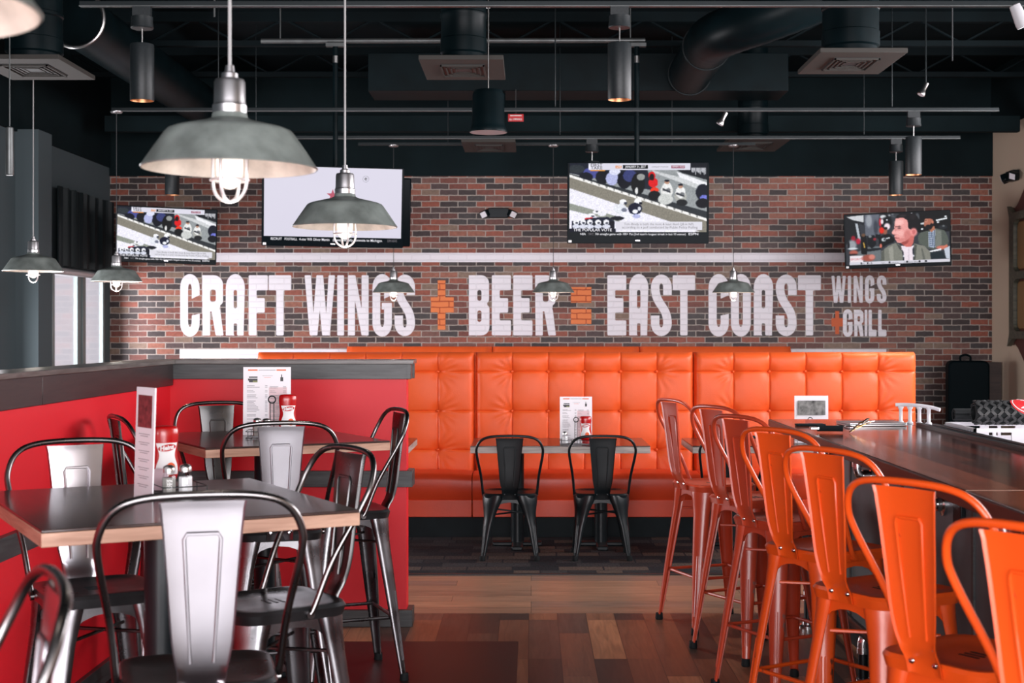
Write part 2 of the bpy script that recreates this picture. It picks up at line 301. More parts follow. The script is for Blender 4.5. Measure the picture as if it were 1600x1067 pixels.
# ------------------------------------------------------------------ mesh helpers
class MB:
    def __init__(s): s.v = []; s.f = []; s.m = []
    def add(s, verts, faces, mi=0):
        n = len(s.v); s.v += [tuple(p) for p in verts]; s.f += [tuple(i + n for i in f) for f in faces]; s.m += [mi] * len(faces)
    def box(s, x0, x1, y0, y1, z0, z1, mi=0, mtx=None):
        vs = [(x, y, z) for z in (z0, z1) for y in (y0, y1) for x in (x0, x1)]
        if mtx is not None: vs = [mtx @ Vector(p) for p in vs]
        s.add(vs, [(0, 2, 3, 1), (4, 5, 7, 6), (0, 1, 5, 4), (2, 6, 7, 3), (0, 4, 6, 2), (1, 3, 7, 5)], mi)
    def tube(s, pts, r, seg=10, mi=0, closed=False, rs=None, up=None):
        pts = [Vector(p) for p in pts]; n = len(pts); rings = []
        prev = None
        for i, p in enumerate(pts):
            a = pts[i - 1] if (i or closed) else p; b = pts[(i + 1) % n] if (i < n - 1 or closed) else p
            tg = (b - a); tg = tg.normalized() if tg.length > 1e-9 else Vector((0, 0, 1))
            if prev is None:
                ref = Vector(up) if up else (Vector((0, 0, 1)) if abs(tg.z) < 0.9 else Vector((1, 0, 0)))
                nx = (ref - tg * ref.dot(tg)).normalized()
            else:
                nx = prev - tg * prev.dot(tg); nx = nx.normalized() if nx.length > 1e-6 else tg.orthogonal().normalized()
            prev = nx; ny = tg.cross(nx); rr = rs[i] if rs else r
            rings.append([p + nx * (rr * math.cos(2 * PI * k / seg)) + ny * (rr * math.sin(2 * PI * k / seg)) for k in range(seg)])
        vs = [q for ring in rings for q in ring]; fs = []
        m_ = n if closed else n - 1
        for i in range(m_):
            j = (i + 1) % n
            for k in range(seg):
                k2 = (k + 1) % seg
                fs.append((i * seg + k, i * seg + k2, j * seg + k2, j * seg + k))
        if not closed:
            fs.append(tuple(range(seg - 1, -1, -1))); fs.append(tuple((n - 1) * seg + k for k in range(seg)))
        s.add(vs, fs, mi)
    def lathe(s, prof, seg=32, mi=0, c=(0, 0, 0), cap=True, sx=1.0, sy=1.0, mtx=None, a0=0):
        vs = []; fs = []
        for r, z in prof:
            for k in range(seg):
                a = a0 + 2 * PI * k / seg; vs.append(Vector((c[0] + sx * r * math.cos(a), c[1] + sy * r * math.sin(a), c[2] + z)))
        for i in range(len(prof) - 1):
            for k in range(seg):
                k2 = (k + 1) % seg; fs.append((i * seg + k, i * seg + k2, (i + 1) * seg + k2, (i + 1) * seg + k))
        if cap:
            fs.append(tuple(range(seg - 1, -1, -1))); fs.append(tuple((len(prof) - 1) * seg + k for k in range(seg)))
        if mtx is not None: vs = [mtx @ v for v in vs]
        s.add(vs, fs, mi)
    def prism(s, poly, t0, t1, axis='z', mi=0, mtx=None):
        """poly in 2D; axis names the extrusion axis"""
        def mk(p, t):
            if axis == 'z': return Vector((p[0], p[1], t))
            if axis == 'y': return Vector((p[0], t, p[1]))
            return Vector((t, p[0], p[1]))
        n = len(poly); vs = [mk(p, t0) for p in poly] + [mk(p, t1) for p in poly]
        if mtx is not None: vs = [mtx @ v for v in vs]
        fs = [tuple(range(n - 1, -1, -1)), tuple(range(n, 2 * n))] + [(i, (i + 1) % n, (i + 1) % n + n, i + n) for i in range(n)]
        s.add(vs, fs, mi)
    def loft(s, rings, mi=0, caps=True):
        n = len(rings[0]); vs = [q for r in rings for q in r]; fs = []
        for i in range(len(rings) - 1):
            for k in range(n):
                k2 = (k + 1) % n; fs.append((i * n + k, i * n + k2, (i + 1) * n + k2, (i + 1) * n + k))
        if caps: fs.append(tuple(range(n - 1, -1, -1))); fs.append(tuple((len(rings) - 1) * n + k for k in range(n)))
        s.add(vs, fs, mi)
    def build(s, name, mats, parent=None, bevel=0.0, smooth=35, loc=None, rotz=0.0, segs=2):
        me = bpy.data.meshes.new(name); me.from_pydata(s.v, [], s.f); me.validate()
        if not isinstance(mats, (list, tuple)): mats = [mats]
        for m in mats: me.materials.append(m)
        me.polygons.foreach_set('material_index', s.m[:len(me.polygons)] if len(s.m) >= len(me.polygons) else [0] * len(me.polygons))
        bm = bmesh.new(); bm.from_mesh(me); bmesh.ops.recalc_face_normals(bm, faces=bm.faces); bm.to_mesh(me); bm.free()
        if smooth:
            me.polygons.foreach_set('use_smooth', [True] * len(me.polygons)); me.set_sharp_from_angle(angle=math.radians(smooth))
        o = bpy.data.objects.new(name, me); COL.objects.link(o)
        if parent is not None: o.parent = parent
        if loc is not None: o.location = loc
        if rotz: o.rotation_euler = (0, 0, rotz)
        if bevel:
            b = o.modifiers.new('edge', 'BEVEL'); b.width = bevel; b.segments = segs; b.limit_method = 'ANGLE'; b.angle_limit = math.radians(40)
        return o
def tag(o, label=None, cat=None, group=None, kind=None):
    if label: o['label'] = label
    if cat: o['category'] = cat
    if group: o['group'] = group
    if kind: o['kind'] = kind
    return o
def empty(name, loc=(0, 0, 0), rotz=0.0, label=None, cat=None, group=None):
    o = bpy.data.objects.new(name, None); COL.objects.link(o); o.location = loc; o.rotation_euler = (0, 0, rotz); o.empty_display_size = 0.1
    return tag(o, label, cat, group)
KIDS = {}
def copy_tree(o, parent=None):
    c = o.copy(); COL.objects.link(c)
    if parent is not None: c.parent = parent
    for ch in list(o.children): copy_tree(ch, c)
    return c
def struct(mb, name, mats, **kw):
    o = mb.build(name, mats, **kw); o['kind'] = 'structure'; return o
def arc(cx, cy, rx, ry, a0, a1, n=10):
    return [(cx + rx * math.cos(math.radians(a0 + (a1 - a0) * i / n)), cy + ry * math.sin(math.radians(a0 + (a1 - a0) * i / n))) for i in range(n + 1)]
def rrect(x0, x1, y0, y1, r, n=5):
    return arc(x1 - r, y0 + r, r, r, -90, 0, n) + arc(x1 - r, y1 - r, r, r, 0, 90, n) + arc(x0 + r, y1 - r, r, r, 90, 180, n) + arc(x0 + r, y0 + r, r, r, 180, 270, n)
def fill2d(contours, extrude=0.0):
    """even-odd filled outline(s) -> (verts2d/3d, faces); extruded along local z by +-extrude"""
    cu = bpy.data.curves.new('tmp', 'CURVE'); cu.dimensions = '2D'; cu.fill_mode = 'BOTH'; cu.extrude = extrude
    for c in contours:
        sp = cu.splines.new('POLY'); sp.points.add(len(c) - 1); sp.use_cyclic_u = True
        for i, p in enumerate(c): sp.points[i].co = (p[0], p[1], 0, 1)
    o = bpy.data.objects.new('tmp', cu); COL.objects.link(o)
    dg = bpy.context.evaluated_depsgraph_get(); me = bpy.data.meshes.new_from_object(o.evaluated_get(dg))
    vs = [tuple(v.co) for v in me.vertices]; fs = [tuple(p.vertices) for p in me.polygons]
    bpy.data.objects.remove(o); bpy.data.curves.remove(cu); bpy.data.meshes.remove(me)
    return vs, fs
def text2d(s, size=1.0, bold=0.0, width=None, align='LEFT', space=1.0):
    cu = bpy.data.curves.new('tmp', 'FONT'); cu.body = s; cu.size = size; cu.offset = bold; cu.align_x = align; cu.resolution_u = 3; cu.space_character = space
    o = bpy.data.objects.new('tmp', cu); COL.objects.link(o)
    dg = bpy.context.evaluated_depsgraph_get(); me = bpy.data.meshes.new_from_object(o.evaluated_get(dg))
    vs = [tuple(v.co) for v in me.vertices]; fs = [tuple(p.vertices) for p in me.polygons]
    bpy.data.objects.remove(o); bpy.data.curves.remove(cu); bpy.data.meshes.remove(me)
    if width and vs:
        x0 = min(v[0] for v in vs); x1 = max(v[0] for v in vs); k = width / max(1e-6, x1 - x0)
        vs = [((v[0] - x0) * k, v[1], v[2]) for v in vs]
    return vs, fs
def spline(pts, n=8):
    """Catmull-Rom through 3D points"""
    pts = [Vector(p) for p in pts]; out = []
    q = [pts[0] * 2 - pts[1]] + pts + [pts[-1] * 2 - pts[-2]]
    for i in range(1, len(q) - 2):
        for k in range(n):
            t = k / n; p0, p1, p2, p3 = q[i - 1], q[i], q[i + 1], q[i + 2]
            out.append(0.5 * ((2 * p1) + (p2 - p0) * t + (2 * p0 - 5 * p1 + 4 * p2 - p3) * t * t + (3 * p1 - p0 - 3 * p2 + p3) * t ** 3))
    out.append(pts[-1]); return out

# ================================================================== SETTING
XL, XR, YB, ZC, YF = -4.68, 5.12, 15.8, 4.45, -3.8
b = MB(); b.box(-2.4, XR, YF, 7.9, -0.1, 0.0); struct(b, 'floor', M['planks'])
b = MB(); b.box(-2.4, XR, 7.9, 9.13, -0.1, 0.0); struct(b, 'floor_border', M['border'])
b = MB(); b.box(XL, XR, 9.17, YB, -0.1, 0.004); b.box(XL, -2.4, YF, 9.17, -0.1, 0.004); struct(b, 'floor_carpet', M['carpet'])
b = MB(); b.box(-2.4, XR, 9.13, 9.17, -0.1, 0.008); struct(b, 'trim_1', M['strip'])
b = MB(); b.box(-1.92, -0.065, -1.0, 7.17, 0.0, 0.003); struct(b, 'floor_dark', M['dark_floor'])
b = MB(); b.box(XL - .2, XR + .2, YF, YB + .2, ZC, ZC + .1); struct(b, 'ceiling', M['black_ceiling'])
b = MB(); b.box(XL - .04, XR + .2, YB, YB + .2, -0.1, 3.29); struct(b, 'wall_back', M['brick'])
b = MB(); b.box(XL - .2, XR + .2, YB - 0.03, YB + .2, 3.29, ZC); struct(b, 'wall_back_upper', M['black_soffit'])
b = MB(); b.box(XR, XR + .2, YF, YB, -0.1, 3.78); struct(b, 'wall_right', M['beige_wall'])
b = MB(); b.box(XR - .02, XR + .2, YF, YB, 3.78, ZC); struct(b, 'wall_right_upper', M['black_soffit'])
# left wall with the two panes beside the brick
b = MB()
W1, W2, WZ0, WZ1 = 13.86, 15.60, 0.75, 2.2
b.box(XL - .2, XL, YF, W1, -0.1, 3.38); b.box(XL - .04, XL, W2, YB, -0.1, 3.38); b.box(XL - .04, XL, W1, W2, -0.1, WZ0); b.box(XL - .04, XL, W1, W2, WZ1, 3.38)
struct(b, 'wall_left', M['grey_wall'])
b = MB(); b.box(XL - .2, XL + .02, YF, YB, 3.38, ZC); struct(b, 'wall_left_upper', M['black_soffit'])
b = MB(); b.box(XL, -4.47, 12.9, 13.26, 0, 3.40); struct(b, 'wall_left_pier', M['grey_wall'])
win = MB()
frame_mat = mat('grey_window_frame', srgb(112, 124, 124), 0.4, metal=0.3)
for y0, y1 in ((13.86, 13.93), (14.63, 14.69), (14.80, 14.90), (15.50, 15.56)): win.box(XL - .03, XL + .015, y0, y1, WZ0, WZ1)
win.box(XL - .03, XL, 14.69, 14.80, WZ0, WZ1); win.box(XL - .03, XL, 15.56, 15.60, WZ0, WZ1)
win.box(XL - .03, XL + .015, W1, W2, WZ0, WZ0 + .06); win.box(XL - .03, XL + .015, W1, W2, WZ1 - .05, WZ1)
wo = struct(win, 'window_1', frame_mat, bevel=0.004)
g = MB(); g.box(XL - .015, XL - .011, 13.93, 14.63, WZ0, WZ1); g.box(XL - .015, XL - .011, 14.90, 15.50, WZ0, WZ1); g.build('window_pane', M['glass'], wo)
b = MB(); b.tube([(XL + .05, 13.8, 2.16), (XL + .05, 15.65, 2.16)], 0.035, 12); tag(b.build('blind_rail', mat('pale_rail', (0.6, 0.6, 0.62, 1), 0.35, metal=0.4)), 'pale rail under the black curtain at the left window', 'rail')
# black curtain with folds above the panes
b = MB(); ny = 90; ring = []
for i in range(ny + 1):
    y = 13.8 + 1.88 * i / ny; x = XL + 0.08 + 0.028 * math.sin(i * 0.62) + 0.014 * math.sin(i * 1.7 + 1)
    ring.append((x, y))
poly = ring + [(x - 0.012, y) for x, y in reversed(ring)]
b.prism(poly, 2.21, 2.98, 'z'); tag(b.build('curtain', mat('black_satin_curtain', (0.004, 0.010, 0.012, 1), 0.45, spec=0.25), smooth=60), 'short black curtain hung above the left window panes', 'curtain')
# red half walls
PWX, PWY, PWH = -1.92, 7.56, 1.415
b = MB(); b.box(-1.92, -0.663, PWY, PWY + .12, 0, PWH - .02); struct(b, 'wall_partition', M['red_wall'])
b = MB(); b.box(-2.04, PWX, -1.0, PWY + .12, 0, PWH - .02); struct(b, 'wall_partition_left', M['red_wall'])
b = MB(); b.box(-1.92, -0.66, PWY - .022, PWY + .14, 1.313, PWH - .022); b.box(-1.92, -.63, PWY + .1, PWY + .14, 1.313, PWH - .022); b.box(-.663, -.638, PWY - .022, PWY + .14, 1.313, PWH - .022)
struct(b, 'trim_2', M['trim'], bevel=.002)
b = MB(); b.box(-1.90, -0.622, PWY - .035, PWY + .155, PWH - .022, PWH); struct(b, 'trim_3', M['cap'], bevel=.002)
b = MB()
for y0, y1 in ((-1.0, 2.6), (2.604, 5.52), (5.524, PWY - .022)): b.box(-2.06, PWX + .022, y0, y1, 1.28, PWH - .022)
struct(b, 'trim_4', wood('brown_black_trim', srgb(26, 18, 19), srgb(46, 33, 32), 0.4, scale=2.5, stretch=(2, 2, 22)), bevel=.002)
b = MB(); b.box(-2.08, PWX + .035, -1.0, PWY + .155, PWH - .022, PWH); struct(b, 'trim_5', M['cap'], bevel=.002)
b = MB(); b.box(-1.92, -.63, PWY - .03, PWY + .0, .741, .827); b.box(-.663, -.63, PWY, PWY + .13, .741, .827); struct(b, 'trim_6', M['trim'], bevel=.002)
b = MB(); b.box(PWX, PWX + .03, -1.0, PWY - .03, .741, .827); struct(b, 'trim_7', M['trim'], bevel=.002)
b = MB(); b.box(-1.92, -.63, PWY - .025, PWY, 0, .089); b.box(-.663, -.632, PWY, PWY + .13, 0, .089); struct(b, 'baseboard_partition', M['trim'], bevel=.002)
b = MB(); b.box(PWX, PWX + .025, -1.0, PWY - .025, 0, .089); struct(b, 'baseboard_left', M['trim'], bevel=.002)

# ------------------------------------------------------------------ painted mural
def rnd(poly, r=1.6, n=3):
    out = []; k = len(poly)
    for i in range(k):
        p = Vector(poly[i]); a = Vector(poly[i - 1]); c = Vector(poly[(i + 1) % k])
        u = a - p; v = c - p; lu, lv = u.length, v.length
        if lu < 1e-6 or lv < 1e-6: continue
        ang = u.angle(v)
        if ang > math.radians(150): out.append(tuple(p)); continue
        q = min(r, lu * .45, lv * .45); p0 = p + u / lu * q; p1 = p + v / lv * q
        for j in range(n + 1):
            t = j / n; out.append(tuple(p0 * (1 - t) ** 2 + p * 2 * t * (1 - t) + p1 * t * t))
    return out
def glyph(ch, w, h, t):
    """contours in a w x h box, y up; t = stem width"""
    ry = h * .20; iy = h * .10
    A = lambda cx, cy, rx, r, a0, a1, n=12: arc(cx, cy, rx, r, a0, a1, n)
    ov = h * .02
    cw = w / 2 - t * .98        # half width of the counter
    if ch == 'I': return [rnd([(0, 0), (w, 0), (w, h), (0, h)])]
    if ch == 'O':
        return [A(w / 2, h - ry, w / 2, ry + ov, 0, 180) + A(w / 2, ry, w / 2, ry + ov, 180, 360),
                A(w / 2, h - ry - .04 * h, cw, iy, 0, 180) + A(w / 2, ry + .04 * h, cw, iy, 180, 360)]
    if ch in 'CG':
        a = A(w / 2, h - ry, w / 2, ry + ov, 0, 180) + A(w / 2, ry, w / 2, ry + ov, 180, 360)
        xi = w / 2 + cw
        inner = A(w / 2, h - ry - .04 * h, cw, iy, 180, 0); ilow = A(w / 2, ry + .04 * h, cw, iy, 0, -180)
        if ch == 'C': c = a + [(w, .36 * h), (xi, .27 * h + .06 * h)] + ilow + inner + [(xi, .61 * h), (w, .67 * h)]
        else: c = a + [(w, .54 * h), (w * .48, .54 * h), (w * .48, .43 * h), (xi, .43 * h)] + ilow + inner + [(xi, .61 * h), (w, .67 * h)]
        return [c]
    if ch == 'U': return [A(w / 2, ry, w / 2, ry + ov, 180, 360) + [(w, h), (w - t, h)] + A(w / 2, ry, cw, iy, 0, -180) + [(t, h), (0, h)]]
    if ch == 'A':
        return [rnd([(t, 0), (t, .20 * h), (w - t, .20 * h), (w - t, 0), (w, 0)], 2) + A(w / 2, h - ry, w / 2, ry + ov, 0, 180) + [(0, 0)],
                rrect(t, w - t, .45 * h, .755 * h, min(cw * .9, 4))]
    if ch == 'R':
        return [rnd([(0, 0), (t, 0), (t, .40 * h), (t * 1.2, .40 * h), (w - t * .92, 0), (w * 1.02, 0), (w * .86, .44 * h)], 1.5) + A(w * .80, .58 * h, w * .20, .08 * h, -70, 0, 4) + A(w * .55, h * .84, w * .45, h * .16, 0, 90, 8) + [(0, h)],
                rrect(t, w - t * .9, .555 * h, .765 * h, min(cw, 4))]
    if ch == 'B':
        return [[(0, 0)] + A(w * .6, .14 * h, w * .4, .14 * h, -90, 0, 6) + A(w * .8, .44 * h, w * .2, .07 * h, 0, 60, 4) + A(w * .78, .60 * h, w * .2, .07 * h, -60, 0, 4) + A(w * .6, .86 * h, w * .38, .14 * h, 0, 90, 6) + [(0, h)],
                rrect(t, w - t * .95, .575 * h, .755 * h, min(cw, 4)), rrect(t, w - t * .95, .225 * h, .415 * h, min(cw, 4))]
    if ch == 'E': return [rnd([(0, 0), (w, 0), (w, .25 * h), (t, .25 * h), (t, .38 * h), (w * .85, .38 * h), (w * .85, .62 * h), (t, .62 * h), (t, .75 * h), (w, .75 * h), (w, h), (0, h)], 2)]
    if ch == 'F': return [rnd([(0, 0), (t, 0), (t, .38 * h), (w * .84, .38 * h), (w * .84, .62 * h), (t, .62 * h), (t, .75 * h), (w, .75 * h), (w, h), (0, h)], 2)]
    if ch == 'L': return [rnd([(0, 0), (w, 0), (w, .25 * h), (t, .25 * h), (t, h), (0, h)], 2)]
    if ch == 'T': return [rnd([(w / 2 - t * .46, 0), (w / 2 + t * .46, 0), (w / 2 + t * .46, .75 * h), (w, .75 * h), (w, h), (0, h), (0, .75 * h), (w / 2 - t * .46, .75 * h)], 2)]
    if ch == 'N': return [rnd([(0, 0), (w * .34, 0), (w * .34, .58 * h), (w * .66, 0), (w, 0), (w, h), (w * .66, h), (w * .66, .44 * h), (w * .36, h), (0, h)], 1.5)]
    if ch == 'W': return [rnd([(.17 * w, 0), (.42 * w, 0), (.5 * w, .42 * h), (.58 * w, 0), (.83 * w, 0), (w, h), (.79 * w, h), (.71 * w, .36 * h), (.61 * w, h), (.39 * w, h), (.29 * w, .36 * h), (.21 * w, h), (0, h)], 1.5)]
    if ch == 'S':
        rx = (w - t) / 2; cx = w / 2; yt = h - .20 * h; yb = .20 * h; r_ = .20 * h - t * .42
        cl = [(w - t / 2, .67 * h), (w - t / 2, .70 * h)] + arc(cx, yt, rx, r_, 0, 180, 14)
        p0, p3 = (t / 2, yt), (w - t / 2, yb)
        for i in range(1, 16):
            u = i / 16; c1 = (t / 2, yt - .30 * h); c2 = (w - t / 2, yb + .30 * h)
            cl.append(tuple((1 - u) ** 3 * p0[k] + 3 * (1 - u) ** 2 * u * c1[k] + 3 * (1 - u) * u * u * c2[k] + u ** 3 * p3[k] for k in (0, 1)))
        cl += arc(cx, yb, rx, r_, 0, -180, 14) + [(t / 2, .30 * h), (t / 2, .33 * h)]
        L, R_ = [], []
        for i, p in enumerate(cl):
            a = cl[max(0, i - 1)]; c = cl[min(len(cl) - 1, i + 1)]; dx, dy = c[0] - a[0], c[1] - a[1]; l = math.hypot(dx, dy) or 1
            nx, ny_ = -dy / l, dx / l; hx = t / 2; hy = t / 2 * 1.0
            L.append((p[0] + nx * hx, p[1] + ny_ * hy)); R_.append((p[0] - nx * hx, p[1] - ny_ * hy))
        return [L + R_[::-1]]
KW = YB / F   # metres per photo pixel on the wall
def paint(contours_px, name, m, label, cat):
    """contours in photo pixels measured on the wall plane, x right / y down"""
    b = MB()
    for cs in contours_px:
        vs, fs = fill2d([[((x - VX) * KW, H + (VY - y) * KW) for x, y in c] for c in cs], 0.001)
        b.add([(v[0], YB - 0.0025 + v[2], v[1]) for v in vs], fs)
    return tag(b.build(name, m, smooth=0), label, cat)
def word(chars, y0, y1, name, label, tfrac=.41):
    cs = []
    for ch, x0, x1 in chars:
        w_, h_ = x1 - x0, y1 - y0
        t = {'I': w_, 'T': w_ * .36, 'R': w_ * .38}.get(ch, w_ * tfrac)
        cs.append([[(x0 + p[0], y1 - p[1]) for p in c] for c in glyph(ch, w_, h_, t)])
    return paint(cs, name, M['white_paint'], label, 'lettering')
word([('C', 281.7, 311.9), ('R', 316, 348.5), ('A', 353, 382.6), ('F', 388.7, 418.5), ('T', 420, 455)], 430, 524, 'painted_word', 'white painted word CRAFT at the left of the brick wall')
word([('W', 476, 523.5), ('I', 527, 537.6), ('N', 543.7, 576), ('G', 582, 612.4), ('S', 616.6, 648.5)], 430, 524, 'painted_word', 'big white painted word WINGS after CRAFT on the brick wall')
word([('B', 732.6, 764.8), ('E', 768.5, 798.4), ('E', 802, 832), ('R', 836, 868)], 430, 524, 'painted_word', 'white painted word BEER on the brick wall')
word([('E', 949, 978.5), ('A', 983, 1013), ('S', 1017, 1049.5), ('T', 1051, 1086)], 430, 524, 'painted_word', 'white painted word EAST on the brick wall')
word([('C', 1107, 1138.7), ('O', 1142, 1173), ('A', 1177.7, 1208), ('S', 1212, 1244.7), ('T', 1246.7, 1282.5)], 430, 524, 'painted_word', 'white painted word COAST on the brick wall')
word([('W', 1299, 1321.5), ('I', 1324.7, 1329.6), ('N', 1333.7, 1348), ('G', 1351.5, 1366), ('S', 1370, 1385)], 431, 473, 'painted_word', 'small white painted word WINGS above GRILL on the brick')
word([('G', 1317, 1332), ('R', 1334, 1349), ('I', 1351, 1355), ('L', 1357, 1369.5), ('L', 1372, 1385)], 484, 525.4, 'painted_word', 'small white painted word GRILL on the brick wall')
def rect(x0, x1, y0, y1): return [(x0, y0), (x1, y0), (x1, y1), (x0, y1)]
paint([[[(684, 438), (696, 438), (696, 464.5), (709, 464.5), (709, 488), (696, 488), (696, 515), (684, 515), (684, 488), (673, 488), (673, 464.5), (684, 464.5)]]], 'painted_plus', M['orange_paint'], 'large orange painted plus sign between WINGS and BEER', 'lettering')
paint([[rect(892, 924, 448.5, 473)], [rect(892, 924, 483, 506)]], 'painted_equals', M['orange_paint'], 'orange painted equals sign between BEER and EAST', 'lettering')
paint([[[(1305, 486), (1311, 486), (1311, 497), (1317, 497), (1317, 510), (1311, 510), (1311, 522), (1305, 522), (1305, 510), (1299, 510), (1299, 497), (1305, 497)]]], 'painted_plus', mat('deep_orange_paint', srgb(196, 84, 30), 0.6), 'small orange painted plus sign beside GRILL', 'lettering')
paint([[rect(320, 1326, 395, 409.5)]], 'painted_stripe', M['white_paint'], 'long white painted stripe above the words on the brick', 'stripe')
paint([[rect(281, 1385, 545.5, 560)]], 'painted_stripe', M['white_paint'], 'white painted stripe below the words, behind the orange booths', 'stripe')
# ================================================================== BOOTHS
def booth(x0, x1, yb, ys, label, group, buttons=True, top=1.40):
    """yb = front plane of the back cushion, ys = front of the seat"""
    r = empty('booth_bench', ((x0 + x1) / 2, yb, 0), 0, label, 'booth', group)
    wd = (x1 - x0) - 0.006; z0, z1 = 0.44, top; nx, nz = (120, 66) if buttons else (40, 20)
    cols = [k * 0.288 for k in (-2, -1, 0, 1, 2)]; rows = [0.623, 0.932, 1.246]
    xs = np.linspace(-wd / 2, wd / 2, nx); zs = np.linspace(z0, z1, nz)
    xs = np.sort(np.concatenate([xs, np.array([c + d for c in cols for d in (-.012, -.006, 0, .006, .012)])])) if buttons else xs
    zs = np.sort(np.concatenate([zs, np.array([c + d for c in rows for d in (-.012, -.006, 0, .006, .012)])])) if buttons else zs
    X, Z = np.meshgrid(xs, zs); out = np.zeros_like(X)
    if buttons:
        cx = np.array([-wd / 2] + cols + [wd / 2]); cz = np.array([z0 - .1] + rows + [z1 + .02])
        iu = np.clip(np.searchsorted(cx, X) - 1, 0, len(cx) - 2); u = (X - cx[iu]) / (cx[iu + 1] - cx[iu])
        iv = np.clip(np.searchsorted(cz, Z) - 1, 0, len(cz) - 2); v = (Z - cz[iv]) / (cz[iv + 1] - cz[iv])
        out += 0.017 * (np.sin(PI * np.clip(u, 0, 1)).clip(0) * np.sin(PI * np.clip(v, 0, 1)).clip(0)) ** 0.75
        for c in cols: out -= 0.006 * np.exp(-((X - c) / 0.006) ** 2)
        for c in rows: out -= 0.007 * np.exp(-((Z - c) / 0.007) ** 2)
        for c in cols:
            for q in rows:
                rr = np.hypot(X - c, Z - q); out -= 0.030 * np.exp(-(rr / 0.045) ** 2)
                th = np.arctan2(Z - q, X - c)
                side = np.clip(-(X - c) / .02, 0, 1) if c == cols[0] else (np.clip((X - c) / .02, 0, 1) if c == cols[-1] else 0.12)
                out += 0.006 * side * np.cos(14 * th) * np.exp(-((rr - .09) / .06) ** 2)
    R = 0.055
    for d in (X + wd / 2, wd / 2 - X, z1 - Z):
        dd = np.clip(R - d, 0, R); out -= R - np.sqrt(np.clip(R * R - dd * dd, 0, None))
    Y = -out
    b = MB(); vs = np.stack([X, Y, Z], -1).reshape(-1, 3); n1, n2 = len(zs), len(xs)
    fs = [(j * n2 + i, j * n2 + i + 1, (j + 1) * n2 + i + 1, (j + 1) * n2 + i) for j in range(n1 - 1) for i in range(n2 - 1)]
    b.add([tuple(p) for p in vs], fs)
    # skirt to a flat back
    per = [(0, i) for i in range(n2)] + [(j, n2 - 1) for j in range(1, n1)] + [(n1 - 1, i) for i in range(n2 - 2, -1, -1)] + [(j, 0) for j in range(n1 - 2, 0, -1)]
    pv = [tuple(vs[j * n2 + i]) for j, i in per]; bv = [(p[0], 0.13, p[2]) for p in pv]; k = len(pv)
    b.add(pv + bv, [(i, (i + 1) % k, (i + 1) % k + k, i + k) for i in range(k)] + [tuple(range(2 * k - 1, k - 1, -1))])
    if buttons:
        for c in cols:
            for q in rows: b.lathe([(0.0, -.006), (0.009, -.004), (0.012, 0), (0.012, .004)], 10, 0, (0, 0, 0), True, mtx=Matrix.Translation((c, .022, q)) @ Matrix.Rotation(PI / 2, 4, 'X') @ Matrix.Scale(-1, 4, (0, 0, 1)))
    b.build('backrest', M['leather'], r, smooth=60)
    d = ys - yb
    b = MB(); prof = [(0.0, .30), (0.0, .44)] + [(0.0, .44)]
    # seat cushion: rounded front lip, slightly domed
    p = [(0.0, .20), (0.02, .47)] + [(d + .30, .488)] + arc(d + .055, .43, -.055, .055, 90, 0, 6)[0:] + [(d, .30), (d + .01, .29), (d + .01, .20)]
    nseg = 14; rings = []
    for i in range(nseg + 1):
        x = -wd / 2 + wd * i / nseg; e = min(i, nseg - i) / nseg; k = -0.012 * math.exp(-(e * 12) ** 2)
        rings.append([(x, q[0], q[1] + (k if q[1] > .4 else 0)) for q in p])
    b.loft(rings); b.build('seat_cushion', M['leather_seat'], r, smooth=50)
    b = MB(); b.box(-wd / 2, wd / 2, d + .004, 0.1, .155, .287); b.build('front_panel', M['leather_seat'], r, bevel=.004)
    b = MB(); b.box(-wd / 2 - .003, wd / 2 + .003, d + .02, 0.1, .004, .153); b.build('kickplate', M['kick'], r)
    return r
YBk, YSt = 11.32, 10.8
booth(-2.19, -0.449, YBk, YSt, 'left orange tufted booth bench, partly behind the red half wall', 'front orange booth benches')
booth(-0.449, 1.297, YBk, YSt, 'middle orange tufted booth bench behind the two black chairs', 'front orange booth benches')
booth(1.297, 3.077, YBk, YSt, 'right orange tufted booth bench beyond the bar end', 'front orange booth benches')
YB2 = 15.62
for k, (xa, xb, lab) in enumerate(((540, 769, 'top of the far orange bench under the words WINGS and BEER'), (769, 1000, 'top of the far orange bench under BEER and EAST'), (1000, 1238, 'top of the far orange bench under EAST COAST'))):
    booth(PX(xa, YB2), PX(xb, YB2), YB2, YB2 - .5, lab, 'far orange bench along the brick wall', buttons=False)

